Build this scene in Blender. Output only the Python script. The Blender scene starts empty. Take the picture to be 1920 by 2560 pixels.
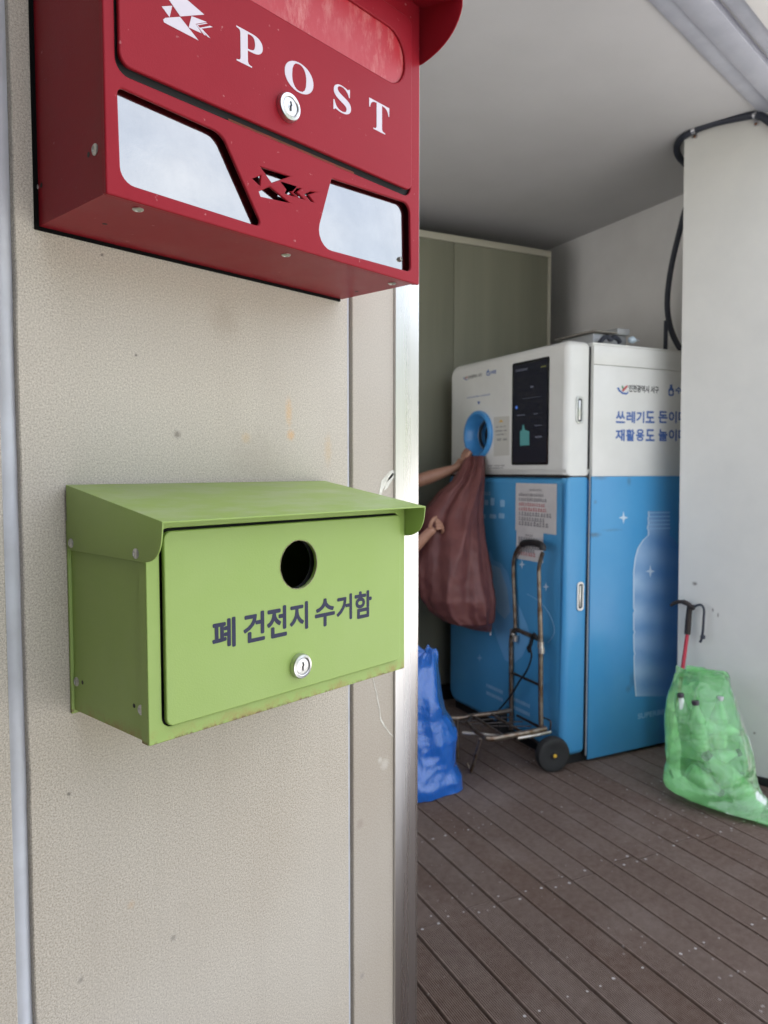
import bpy, bmesh, math, random
from mathutils import Vector, Matrix, noise
R = math.radians
SC = bpy.context.scene
COL = SC.collection
rng = random.Random(7)

# ------------------------------------------------------------------ camera
CAM = Vector((0.0, -0.654, 1.33))
YAW, PIT, FPX = R(48.30), R(3.242), 1860.9          # FPX: focal length in pixels of the 1920x2560 photograph
cam_d = bpy.data.cameras.new('camera')
cam = bpy.data.objects.new('camera', cam_d); COL.objects.link(cam)
cam.location = CAM
cam.rotation_euler = (R(90) - PIT, 0, -YAW)
cam_d.sensor_fit = 'VERTICAL'; cam_d.sensor_height = 36; cam_d.sensor_width = 27
cam_d.lens = FPX / 2560 * 36
cam_d.clip_start = 0.02; cam_d.clip_end = 2000
cam_d.dof.use_dof = True; cam_d.dof.focus_distance = 0.62; cam_d.dof.aperture_fstop = 14.0
SC.camera = cam
# ------------------------------------------------------------------ light
SUN_AZ, SUN_EL = R(132), R(52)                        # azimuth from the facade's normal towards +x
sd = Vector((math.sin(SUN_AZ) * math.cos(SUN_EL), -math.cos(SUN_AZ) * math.cos(SUN_EL), math.sin(SUN_EL)))
w = bpy.data.worlds.new('World'); SC.world = w; w.use_nodes = True
wn = w.node_tree.nodes; wl = w.node_tree.links
sky = wn.new('ShaderNodeTexSky'); sky.sky_type = 'NISHITA'; sky.sun_disc = False
sky.sun_elevation = SUN_EL; sky.sun_rotation = math.pi - SUN_AZ
sky.air_density = 1.0; sky.dust_density = 5.0; sky.ozone_density = 1.0
wn['Background'].inputs[1].default_value = 0.13
# thin broken cloud in the sky
tcs = wn.new('ShaderNodeTexCoord'); mps = wn.new('ShaderNodeMapping'); mps.inputs['Scale'].default_value = (1, 1, 2.2); wl.new(tcs.outputs['Generated'], mps.inputs[0])
cln = wn.new('ShaderNodeTexNoise'); cln.inputs['Scale'].default_value = 3.2; cln.inputs['Detail'].default_value = 7; cln.inputs['Roughness'].default_value = .62; wl.new(mps.outputs[0], cln.inputs['Vector'])
clr = wn.new('ShaderNodeMapRange'); clr.inputs[1].default_value = .26; clr.inputs[2].default_value = .66; clr.inputs[4].default_value = .85; wl.new(cln.outputs[0], clr.inputs[0])
clm = wn.new('ShaderNodeMix'); clm.data_type = 'RGBA'; clm.inputs[7].default_value = (5.2, 5.2, 5.3, 1); wl.new(clr.outputs[0], clm.inputs[0]); wl.new(sky.outputs[0], clm.inputs[6])
wl.new(clm.outputs[2], wn['Background'].inputs[0])
sl = bpy.data.lights.new('sun', 'SUN'); sl.energy = 3.2; sl.angle = R(1.0); sl.color = (1, .965, .92)
so = bpy.data.objects.new('sun', sl); COL.objects.link(so)
so.rotation_euler = sd.to_track_quat('Z', 'Y').to_euler()
SC.view_settings.view_transform = 'Standard'; SC.view_settings.look = 'None'
SC.view_settings.exposure = 2.12; SC.view_settings.gamma = 1; SC.view_settings.use_curve_mapping = False
SC.cycles.use_denoising = True
SC.cycles.max_bounces = 12; SC.cycles.transparent_max_bounces = 16; SC.cycles.diffuse_bounces = 6

# ------------------------------------------------------------------ measuring helpers: photograph pixel -> point on a real plane
FW = Vector((math.sin(YAW) * math.cos(PIT), math.cos(YAW) * math.cos(PIT), -math.sin(PIT)))
RT = Vector((math.cos(YAW), -math.sin(YAW), 0)); UP = RT.cross(FW)
def ray(u, v): return FW + RT * ((u - 960) / FPX) - UP * ((v - 1280) / FPX)
def on(u, v, p, n):
    d = ray(u, v); return CAM + d * ((Vector(p) - CAM).dot(n) / d.dot(n))
def onz(u, v, z=0.0): return on(u, v, (0, 0, z), Vector((0, 0, 1)))
def ony(u, v, y=0.0): return on(u, v, (0, y, 0), Vector((0, 1, 0)))
def onx(u, v, x): return on(u, v, (x, 0, 0), Vector((1, 0, 0)))
def atd(u, v, dep): return CAM + ray(u, v) * dep
ALC = R(-21.93)                                     # the alcove is turned this much against the facade
V2 = Vector((math.cos(ALC), math.sin(ALC), 0)); V1 = Vector((-math.sin(ALC), math.cos(ALC), 0)); Z = Vector((0, 0, 1))
C0 = Vector((3.0839, 0.861, 0))                     # near lower corner of the recycling machine
def W(x, y, z): return C0 + V2 * x + V1 * y + Z * z
def frame(o, a, b, c):
    return Matrix(((a[0], b[0], c[0], o[0]), (a[1], b[1], c[1], o[1]), (a[2], b[2], c[2], o[2]), (0, 0, 0, 1)))
def facade_frame(y): return frame((0, y, 0), Vector((1, 0, 0)), Z, Vector((0, -1, 0)))
MFX = -0.14
FRONT = frame(W(MFX, 0, 0), -V1, Z, -V2)            # face of the machine: (-Y, z, outwards)
SIDE = frame(W(0, 0, 0), V2, Z, -V1)
def fpt(u, v):
    p = on(u, v, W(MFX, 0, 0), V2) - C0; return (-p.dot(V1), p.z)
def spt(u, v):
    p = on(u, v, W(0, 0, 0), V1) - C0; return (p.dot(V2), p.z)
def fac(y):
    def f(u, v):
        p = ony(u, v, y); return (p.x, p.z)
    return f

# ------------------------------------------------------------------ materials
def NT(name):
    m = bpy.data.materials.new(name); m.use_nodes = True
    nt = m.node_tree; return m, nt, nt.nodes['Principled BSDF']
def nd(nt, t, **k):
    n = nt.nodes.new(t)
    for a, b in k.items():
        if a.startswith('i_'):
            n.inputs[int(a[2:])].default_value = b
        else: setattr(n, a, b)
    return n
def objco(nt, scale=(1, 1, 1)):
    t = nd(nt, 'ShaderNodeNewGeometry'); mp = nd(nt, 'ShaderNodeMapping')
    mp.inputs['Scale'].default_value = scale
    nt.links.new(t.outputs['Position'], mp.inputs[0]); return mp.outputs[0]
def nz(nt, co, scale, detail=4, rough=.6, lo=.35, hi=.65):
    n = nd(nt, 'ShaderNodeTexNoise'); n.inputs['Scale'].default_value = scale; n.inputs['Detail'].default_value = detail
    n.inputs['Roughness'].default_value = rough; nt.links.new(co, n.inputs['Vector'])
    mr = nd(nt, 'ShaderNodeMapRange'); mr.inputs[1].default_value = lo; mr.inputs[2].default_value = hi
    nt.links.new(n.outputs[0], mr.inputs[0]); return mr.outputs[0]
def mixc(nt, f, a, b, mode='MIX'):
    n = nd(nt, 'ShaderNodeMix', data_type='RGBA', blend_type=mode)
    for s, val in ((0, f), (6, a), (7, b)):
        if hasattr(val, 'links'): nt.links.new(val, n.inputs[s])
        else: n.inputs[s].default_value = val if s == 0 else (*val[:3], 1)
    return n.outputs[2]
def mth(nt, op, a, b=0.0):
    n = nd(nt, 'ShaderNodeMath', operation=op)
    for i, val in enumerate((a, b)):
        if hasattr(val, 'links'): nt.links.new(val, n.inputs[i])
        else: n.inputs[i].default_value = val
    return n.outputs[0]
def bump(nt, bs, h, strength, dist=.001):
    b = nd(nt, 'ShaderNodeBump'); b.inputs['Strength'].default_value = strength; b.inputs['Distance'].default_value = dist
    nt.links.new(h, b.inputs['Height']); nt.links.new(b.outputs[0], bs.inputs['Normal']); return b
def spot(nt, p, rad, co=None, sq=(1, 1, 1)):
    """soft ragged stain of its own shape at a point: 1 inside, 0 outside"""
    t = nd(nt, 'ShaderNodeNewGeometry'); s = nd(nt, 'ShaderNodeVectorMath', operation='SUBTRACT'); s.inputs[1].default_value = p
    nt.links.new(t.outputs['Position'], s.inputs[0])
    m = nd(nt, 'ShaderNodeVectorMath', operation='MULTIPLY'); m.inputs[1].default_value = sq; nt.links.new(s.outputs[0], m.inputs[0])
    l = nd(nt, 'ShaderNodeVectorMath', operation='LENGTH'); nt.links.new(m.outputs[0], l.inputs[0])
    n = nz(nt, objco(nt), 5 / rad, 3, .6, .2, .8)
    d = mth(nt, 'ADD', l.outputs['Value'], mth(nt, 'MULTIPLY', n, rad * .9))
    mr = nd(nt, 'ShaderNodeMapRange'); mr.inputs[1].default_value = rad * 1.3; mr.inputs[2].default_value = rad * .7
    nt.links.new(d, mr.inputs[0]); return mr.outputs[0]
def pm(name, base, rough=.5, metal=0, c2=None, sc=8, amt=1.0, bs=None, bstr=.2, spec=.5, coat=0, bd=.001, lo=.35, hi=.65, stretch=(1, 1, 1), rvar=0):
    m, nt, b = NT(name)
    b.inputs['Base Color'].default_value = (*base, 1); b.inputs['Roughness'].default_value = rough
    b.inputs['Metallic'].default_value = metal; b.inputs['Specular IOR Level'].default_value = spec
    b.inputs['Coat Weight'].default_value = coat; b.inputs['Coat Roughness'].default_value = .15
    co = objco(nt, stretch)
    if c2:
        f = nz(nt, co, sc, 5, .6, lo, hi); f = mth(nt, 'MULTIPLY', f, amt)
        nt.links.new(mixc(nt, f, base, c2), b.inputs['Base Color'])
        if rvar:
            nt.links.new(mth(nt, 'ADD', rough, mth(nt, 'MULTIPLY', f, rvar)), b.inputs['Roughness'])
    if bs: bump(nt, b, nz(nt, co, bs, 3, .6, .2, .8), bstr, bd)
    return m

def panel_mat(name, a, c, spots=True):
    m, nt, b = NT(name); co = objco(nt)
    fine = nz(nt, co, 600, 4, .9, .38, .62); mid = nz(nt, co, 6, 5, .65, .3, .7); wash = nz(nt, co, 1.7, 3, .5, .35, .65)
    col = mixc(nt, fine, c, a); drip = nz(nt, objco(nt, (1, 1, .06)), 26, 4, .6, .5, .75); col = mixc(nt, mth(nt, 'MULTIPLY', drip, .22), col, (.33, .285, .235)); scuff = nz(nt, objco(nt, (1, 1, 2.5)), 30, 5, .75, .6, .74); col = mixc(nt, mth(nt, 'MULTIPLY', scuff, .28), col, (.27, .24, .205))
    col = mixc(nt, mth(nt, 'MULTIPLY', mid, .30), col, (.36, .30, .23))
    col = mixc(nt, mth(nt, 'MULTIPLY', wash, .30), col, (.60, .585, .55))
    if spots:
        P = fac(0)
        def S(u, v, r, cl, am, sq=(1, 1, 1)):
            nonlocal col
            q = P(u, v); col = mixc(nt, mth(nt, 'MULTIPLY', spot(nt, (q[0], 0, q[1]), r, None, sq), am), col, cl)
        S(443, 1086, .006, (.12, .10, .085), .6)
        S(722, 1030, .012, (.62, .36, .14), .45, (1.6, 1, .5)); S(727, 1088, .009, (.62, .34, .12), .55)
        S(615, 1095, .009, (.62, .40, .16), .35); S(820, 1125, .014, (.55, .36, .16), .3, (1.5, 1, .5))
        S(433, 2345, .005, (.2, .18, .16), .6); S(202, 2450, .004, (.2, .18, .16), .6); S(328, 2262, .006, (.5, .34, .2), .4)
        S(560, 800, .03, (.33, .27, .21), .3); S(240, 1500, .05, (.33, .27, .21), .3); S(640, 1150, .05, (.36, .31, .26), .35)
        S(172, 1985, .003, (.08, .07, .06), .7); S(340, 888, .0022, (.06, .05, .05), .7); S(255, 637, .0022, (.06, .05, .05), .7)
        S(905, 2440, .006, (.22, .21, .2), .5); S(900, 2060, .01, (.25, .2, .16), .4); S(962, 1910, .012, (.62, .6, .55), .4); S(950, 1900, .006, (.62, .6, .55), .5)
    nt.links.new(col, b.inputs['Base Color']); b.inputs['Roughness'].default_value = .72
    return m
MAT = {}
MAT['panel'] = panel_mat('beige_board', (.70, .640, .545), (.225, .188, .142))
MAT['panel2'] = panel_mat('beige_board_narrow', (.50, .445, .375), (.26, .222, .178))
MAT['seal'] = pm('grey_sealant', (.55, .57, .62), .55, c2=(.36, .36, .38), sc=18, amt=.45, bs=60, bstr=.2)
MAT['steel'] = pm('brushed_steel', (.61, .605, .60), .25, 1, bs=140, bstr=.12, stretch=(1, 1, .012), c2=(.56, .55, .55), sc=60, amt=.6, rvar=.12)
MAT['light_blocker'] = pm('dark_blocker_board', (.032, .028, .024), .8, c2=(.022, .02, .018), sc=8)  # very dark, so the added blocker sends back little light
MAT['filler'] = pm('white_filler', (.72, .71, .64), .8, bs=300, bstr=.3, c2=(.5, .49, .43), sc=90)

def red_mat(name, base, c2, rough=.36):
    m, nt, b = NT(name); co = objco(nt)
    mid = nz(nt, co, 9, 5, .6, .35, .7); fine = nz(nt, co, 900, 2, .5, .2, .8)
    col = mixc(nt, mth(nt, 'MULTIPLY', mid, .55), base, c2)
    dust = nz(nt, co, 160, 2, .5, .72, .78); col = mixc(nt, mth(nt, 'MULTIPLY', dust, .4), col, (.6, .3, .3))
    nt.links.new(col, b.inputs['Base Color'])
    nt.links.new(mth(nt, 'ADD', rough, mth(nt, 'MULTIPLY', mid, .14)), b.inputs['Roughness'])
    bump(nt, b, fine, .12, .0005); b.inputs['Specular IOR Level'].default_value = .13; return m
MAT['red'] = red_mat('red_enamel', (.275, .011, .021), (.30, .022, .034))
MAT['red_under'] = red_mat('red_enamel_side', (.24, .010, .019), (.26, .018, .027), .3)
def slot_mat():
    m, nt, b = NT('scratched_red_plate'); co = objco(nt, (1, 1, .35))
    f = nz(nt, co, 60, 7, .8, .46, .72); g = nz(nt, objco(nt), 11, 3, .5, .42, .66)
    col = mixc(nt, mth(nt, 'MULTIPLY', f, mth(nt, 'ADD', .10, mth(nt, 'MULTIPLY', g, .55))), (.42, .015, .025), (.72, .36, .32))
    nt.links.new(col, b.inputs['Base Color']); b.inputs['Roughness'].default_value = .35; return m
MAT['slot'] = slot_mat()
def green_mat():
    m, nt, b = NT('lime_green_paint'); co = objco(nt)
    mid = nz(nt, co, 12, 5, .6, .35, .7); fine = nz(nt, co, 750, 2, .5, .2, .8)
    col = mixc(nt, mth(nt, 'MULTIPLY', mid, .5), (.265, .385, .088), (.30, .41, .125))
    # rust specks creeping up from the lower folded edge
    t = nd(nt, 'ShaderNodeNewGeometry'); s = nd(nt, 'ShaderNodeSeparateXYZ'); nt.links.new(t.outputs['Position'], s.inputs[0])
    mr = nd(nt, 'ShaderNodeMapRange'); mr.inputs[1].default_value = 1.1245; mr.inputs[2].default_value = 1.112; nt.links.new(s.outputs[2], mr.inputs[0])
    r = nz(nt, co, 55, 6, .7, .45, .7); rf = mth(nt, 'MULTIPLY', r, mr.outputs[0])
    col = mixc(nt, mth(nt, 'MINIMUM', mth(nt, 'MULTIPLY', rf, 1.3), .8), col, (.30, .22, .06))
    e = nd(nt, 'ShaderNodeMapRange'); e.inputs[1].default_value = 1.1145; e.inputs[2].default_value = 1.1125; nt.links.new(s.outputs[2], e.inputs[0])
    r2 = nz(nt, co, 120, 4, .7, .48, .6); col = mixc(nt, mth(nt, 'MULTIPLY', mth(nt, 'MULTIPLY', r2, e.outputs[0]), .85), col, (.13, .06, .02))
    # pale dust lying on the lid
    d = nz(nt, objco(nt, (1, 2.2, 1)), 16, 5, .65, .42, .7)
    up = nd(nt, 'ShaderNodeSeparateXYZ'); nt.links.new(t.outputs['Normal'], up.inputs[0])
    dz = mth(nt, 'MULTIPLY', mth(nt, 'GREATER_THAN', up.outputs[2], .6), d)
    col = mixc(nt, mth(nt, 'MULTIPLY', dz, .7), col, (.36, .42, .24))
    nt.links.new(col, b.inputs['Base Color']); b.inputs['Roughness'].default_value = .48
    bump(nt, b, fine, .14, .0005); return m
MAT['green'] = green_mat()
MAT['black'] = pm('black_rubber', (.012, .012, .013), .6)
MAT['inside'] = pm('near_black_shade', (.02, .02, .022), .7)  # near-black colour carries the shade of gaps and closed insides
MAT['deadblack'] = pm('matt_black', (.004, .004, .004), .9, spec=.1)
MAT['pane'] = pm('mirror_acrylic', (.38, .375, .36), .10, 1, c2=(.32, .32, .315), sc=40, amt=.5, bs=160, bstr=.03)
MAT['chrome'] = pm('nickel', (.62, .62, .61), .28, 1, bs=250, bstr=.08, c2=(.5, .5, .5), sc=90, amt=.5)
MAT['lockface'] = pm('frosted_nickel', (.70, .70, .69), .42, 1, bs=900, bstr=.5, bd=.0004)
MAT['white_print'] = pm('white_print', (.62, .57, .63), .5)
MAT['navy'] = pm('navy_print', (.010, .012, .046), .65, c2=(.016, .019, .06), sc=60)
MAT['rivet'] = pm('aluminium_rivet', (.62, .62, .60), .38, .9, c2=(.42, .42, .4), sc=200)

# ------------------------------------------------------------------ mesh building
class MB:
    def __init__(s): s.v = []; s.f = []; s.m = []
    def add(s, vs, fs, mx=None, mi=0):
        o = len(s.v)
        for p in vs: s.v.append(tuple(mx @ Vector(p)) if mx is not None else tuple(p))
        for f in fs: s.f.append([i + o for i in f]); s.m.append(mi)
        return s
    def bm(s, b, mx=None, mi=0):
        b.verts.index_update()
        s.add([v.co[:] for v in b.verts], [[v.index for v in f.verts] for f in b.faces], mx, mi); b.free(); return s
    def box(s, lo, hi, mx=None, bev=0, seg=2, mi=0):
        b = bmesh.new(); bmesh.ops.create_cube(b, size=1)
        for v in b.verts: v.co = Vector([lo[i] + (v.co[i] + .5) * (hi[i] - lo[i]) for i in range(3)])
        if bev: bmesh.ops.bevel(b, geom=b.edges[:], offset=bev, segments=seg, affect='EDGES', profile=.5)
        return s.bm(b, mx, mi)
    def tube(s, pts, r, n=10, cap=True, mi=0, mx=None):
        pts = [Vector(p) for p in pts]; rs = r if isinstance(r, (list, tuple)) else [r] * len(pts)
        vs = []; fs = []; ref = None
        for i, p in enumerate(pts):
            t = (pts[min(i + 1, len(pts) - 1)] - pts[max(i - 1, 0)]).normalized()
            if ref is None:
                ref = t.orthogonal().normalized()
            ref = (ref - t * ref.dot(t))
            ref = ref.normalized() if ref.length > 1e-6 else t.orthogonal().normalized()
            q = t.cross(ref)
            for k in range(n):
                a = 2 * math.pi * k / n; vs.append(p + (ref * math.cos(a) + q * math.sin(a)) * rs[i])
        for i in range(len(pts) - 1):
            for k in range(n):
                fs.append((i * n + k, i * n + (k + 1) % n, (i + 1) * n + (k + 1) % n, (i + 1) * n + k))
        if cap: fs.append(tuple(range(n - 1, -1, -1))); fs.append(tuple((len(pts) - 1) * n + k for k in range(n)))
        return s.add(vs, fs, mx, mi)
    def lathe(s, prof, mx, n=32, mi=0, cap=True):
        """prof: (radius, height) along local z"""
        vs = []; fs = []
        for r, h in prof:
            for k in range(n):
                a = 2 * math.pi * k / n; vs.append((r * math.cos(a), r * math.sin(a), h))
        for i in range(len(prof) - 1):
            for k in range(n): fs.append((i * n + k, i * n + (k + 1) % n, (i + 1) * n + (k + 1) % n, (i + 1) * n + k))
        if cap and prof[0][0] > 1e-6: fs.append(tuple(range(n - 1, -1, -1)))
        if cap and prof[-1][0] > 1e-6: fs.append(tuple((len(prof) - 1) * n + k for k in range(n)))
        return s.add(vs, fs, mx, mi)
    def fill(s, loops, z0, z1, mx, bev=0, mi=0, bseg=2):
        """flat outline with holes (even-odd), from local height z0 to z1"""
        cu = bpy.data.curves.new('c', 'CURVE'); cu.dimensions = '2D'; cu.fill_mode = 'BOTH'
        for lp in loops:
            sp = cu.splines.new('POLY'); sp.points.add(len(lp) - 1); sp.use_cyclic_u = True
            for p, q in zip(sp.points, lp): p.co = (q[0], q[1], 0, 1)
        return s._cu(cu, z0, z1, mx, bev, mi, bseg)
    def _cu(s, cu, z0, z1, mx, bev, mi, bseg):
        h = (z1 - z0) / 2; cu.bevel_depth = bev; cu.bevel_resolution = bseg; cu.extrude = max(h - bev, 0); cu.offset -= bev
        me = cmesh(cu); T = Matrix.Translation((0, 0, (z0 + z1) / 2))
        s.add([v.co[:] for v in me.vertices], [list(p.vertices) for p in me.polygons], mx @ T, mi)
        bpy.data.meshes.remove(me); return s
    def text(s, body, quad, z0, z1, mx, bold=0.0, mi=0, emb=0.0):
        """writing fitted into quad=(x0,y0,x1,y1)"""
        cu = bpy.data.curves.new('t', 'FONT'); cu.body = body; cu.offset = bold; cu.resolution_u = 4
        me = cmesh(cu); xs = [v.co.x for v in me.vertices]; ys = [v.co.y for v in me.vertices]
        if not xs: return s
        ax, bx, ay, by = min(xs), max(xs), min(ys), max(ys); x0, y0, x1, y1 = quad
        n = len(me.vertices)
        e = emb * (y1 - y0) / 2; x0 += e; x1 -= e; y0 += e; y1 -= e
        if emb:
            for k in range(8):
                ox, oy = e * math.cos(k * math.pi / 4), e * math.sin(k * math.pi / 4); zz = z1 - 4e-6 * (k + 1)
                s.add([(x0 + (v.co.x - ax) / (bx - ax) * (x1 - x0) + ox, y0 + (v.co.y - ay) / (by - ay) * (y1 - y0) + oy, zz) for v in me.vertices], [list(p.vertices) for p in me.polygons], mx, mi)
        vs = [(x0 + (v.co.x - ax) / (bx - ax) * (x1 - x0), y0 + (v.co.y - ay) / (by - ay) * (y1 - y0), z1) for v in me.vertices]
        s.add(vs, [list(p.vertices) for p in me.polygons], mx, mi)
        # side walls down to z0
        cnt = {}
        for p in me.polygons:
            for e in p.edge_keys: cnt[e] = cnt.get(e, 0) + 1
        fs = []; low = [(p[0], p[1], z0) for p in vs]
        for p in me.polygons:
            vv = list(p.vertices)
            for a, b in zip(vv, vv[1:] + vv[:1]):
                if cnt[tuple(sorted((a, b)))] == 1: fs.append((b, a, a + n, b + n))
        s.add(vs + low, fs, mx, mi)
        bpy.data.meshes.remove(me); return s
def cmesh(cu):
    o = bpy.data.objects.new('c', cu); COL.objects.link(o)
    dg = bpy.context.evaluated_depsgraph_get(); me = bpy.data.meshes.new_from_object(o.evaluated_get(dg))
    bpy.data.objects.remove(o); bpy.data.curves.remove(cu); return me
def rpoly(pts, rad, seg=6):
    """polygon with rounded corners"""
    out = []; n = len(pts)
    for i in range(n):
        p = Vector(pts[i]); a = Vector(pts[i - 1]); b = Vector(pts[(i + 1) % n]); r = rad[i] if isinstance(rad, (list, tuple)) else rad
        da = (a - p); db = (b - p); la, lb = da.length, db.length; da.normalize(); db.normalize()
        if r <= 0: out.append(tuple(p)); continue
        ang = math.acos(max(-1, min(1, da.dot(db)))); t = min(r / math.tan(ang / 2), la * .49, lb * .49); r2 = t * math.tan(ang / 2)
        c = p + (da + db).normalized() * (r2 / math.sin(ang / 2)); s = p + da * t; e = p + db * t
        a0 = math.atan2(s.y - c.y, s.x - c.x); a1 = math.atan2(e.y - c.y, e.x - c.x); d = (a1 - a0 + math.pi) % (2 * math.pi) - math.pi
        for k in range(seg + 1):
            q = a0 + d * k / seg; out.append((c.x + r2 * math.cos(q), c.y + r2 * math.sin(q)))
    return out
def rrect(x0, y0, x1, y1, r, seg=6): return rpoly([(x0, y0), (x1, y0), (x1, y1), (x0, y1)], r, seg)
def circ(x, y, r, n=40, ry=None): return [(x + r * math.cos(2 * math.pi * k / n), y + (ry or r) * math.sin(2 * math.pi * k / n)) for k in range(n)]
def spl(pts, n=6):
    """Catmull-Rom through points"""
    pts = [Vector(p) for p in pts]; out = []
    for i in range(len(pts) - 1):
        p0, p1, p2, p3 = pts[max(i - 1, 0)], pts[i], pts[i + 1], pts[min(i + 2, len(pts) - 1)]
        for k in range(n):
            t = k / n
            out.append(.5 * ((2 * p1) + (p2 - p0) * t + (2 * p0 - 5 * p1 + 4 * p2 - p3) * t * t + (3 * p1 - p0 - 3 * p2 + p3) * t ** 3))
    out.append(pts[-1]); return out

# ------------------------------------------------------------------ scene objects
def thing(name, label, cat, loc=(0, 0, 0), rotz=0, group=None):
    o = bpy.data.objects.new(name, None); COL.objects.link(o); o.empty_display_size = .05
    o.location = loc; o.rotation_euler = (0, 0, rotz); o['label'] = label; o['category'] = cat
    if group: o['group'] = group
    WM[o.name] = Matrix.Translation(loc) @ Matrix.Rotation(rotz, 4, 'Z'); return o
WM = {}
def put(name, mb, mats, parent=None, label=None, cat=None, kind=None, group=None, smooth=40, org=None):
    """link a builder (world coordinates) as one mesh object, as a child of parent if given"""
    me = bpy.data.meshes.new(name)
    if parent: mw = WM[parent.name]
    else: mw = Matrix.Translation(org or (0, 0, 0))
    inv = mw.inverted()
    me.from_pydata([tuple(inv @ Vector(p)) for p in mb.v], [], mb.f)
    mats = mats if isinstance(mats, (list, tuple)) else [mats]
    for q in mats: me.materials.append(MAT[q] if isinstance(q, str) else q)
    for p, i in zip(me.polygons, mb.m): p.material_index = i
    me.validate(); me.update()
    if smooth:
        for p in me.polygons: p.use_smooth = True
        me.set_sharp_from_angle(angle=R(smooth))
    o = bpy.data.objects.new(name, me); COL.objects.link(o)
    if parent: o.parent = parent; WM[o.name] = mw
    else: o.location = org or (0, 0, 0); WM[o.name] = mw
    if label: o['label'] = label
    if cat: o['category'] = cat
    if kind: o['kind'] = kind
    if group: o['group'] = group
    return o
def skin(joints, edges, levels=2):
    """one continuous organic surface from joints {name: (point, radius)}; returns MB in world coordinates"""
    names = list(joints); me = bpy.data.meshes.new('s')
    me.from_pydata([tuple(joints[k][0]) for k in names], [(names.index(a), names.index(b)) for a, b in edges], [])
    o = bpy.data.objects.new('s', me); COL.objects.link(o)
    o.modifiers.new('k', 'SKIN'); sk = me.skin_vertices[0].data
    for i, k in enumerate(names):
        r = joints[k][1]; sk[i].radius = (r, r) if not isinstance(r, tuple) else r; sk[i].use_root = (i == 0)
    sb = o.modifiers.new('u', 'SUBSURF'); sb.levels = levels; sb.render_levels = levels
    dg = bpy.context.evaluated_depsgraph_get(); m2 = bpy.data.meshes.new_from_object(o.evaluated_get(dg))
    mb = MB().add([v.co[:] for v in m2.vertices], [list(p.vertices) for p in m2.polygons])
    bpy.data.objects.remove(o); bpy.data.meshes.remove(m2); return mb

# ================================================================== SETTING
# ---- ground outside
def ground_mat():
    m, nt, b = NT('outdoor_ground'); co = objco(nt)
    s = nd(nt, 'ShaderNodeSeparateXYZ'); nt.links.new(co, s.inputs[0])
    d = mth(nt, 'MULTIPLY', s.outputs[1], -1.0)
    n = nz(nt, co, 1.5, 6, .7); big = nz(nt, co, .2, 4, .6)
    pave = mixc(nt, n, (.42, .415, .405), (.50, .495, .485)); road = mixc(nt, n, (.075, .075, .078), (.11, .108, .105))
    lawn = mixc(nt, mth(nt, 'MULTIPLY', n, big), (.09, .15, .03), (.17, .20, .06))
    c = mixc(nt, mth(nt, 'GREATER_THAN', d, 7.5), pave, road); c = mixc(nt, mth(nt, 'GREATER_THAN', d, 14.5), c, pave)
    c = mixc(nt, mth(nt, 'GREATER_THAN', d, 16.5), c, lawn)
    nt.links.new(c, b.inputs['Base Color']); b.inputs['Roughness'].default_value = .9; return m
MAT['ground'] = ground_mat()
g = MB().add([(-900, -900, -.06), (900, -900, -.06), (900, 900, -.06), (-900, 900, -.06)], [(0, 1, 2, 3)])
put('ground', g, 'ground', kind='structure', label='pale paving, road and lawn outside the recess', cat='ground', smooth=0)
# ---- far green trees across the road: what the steel trim mirrors
MAT['leaf'] = pm('tree_leaves', (.055, .10, .025), .7, c2=(.11, .15, .045), sc=.6)
tl = MB()
for i in range(5200):
    a = R(rng.uniform(-10, 100)); dist = rng.uniform(34, 46)
    top = 6.6 + 2.2 * noise.noise((a * 9, 0, 3)) + 1.1 * noise.noise((a * 30, 2, 0))
    h = top * (1 - rng.random() ** 2.0 * .96)
    p = Vector((math.sin(a) * dist, -math.cos(a) * dist, h))
    n1 = Vector((rng.gauss(0, 1), rng.gauss(0, 1), rng.gauss(0, 1))).normalized(); n2 = n1.orthogonal().normalized(); s = rng.uniform(.25, .6)
    n3 = n1.cross(n2)
    tl.add([p - n2 * s, p + n3 * s * .6, p + n2 * s, p - n3 * s * .6], [(0, 1, 2, 3)])
put('tree_line', tl, 'leaf', kind='stuff', label='far green trees across the road', cat='trees', smooth=0)

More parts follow.
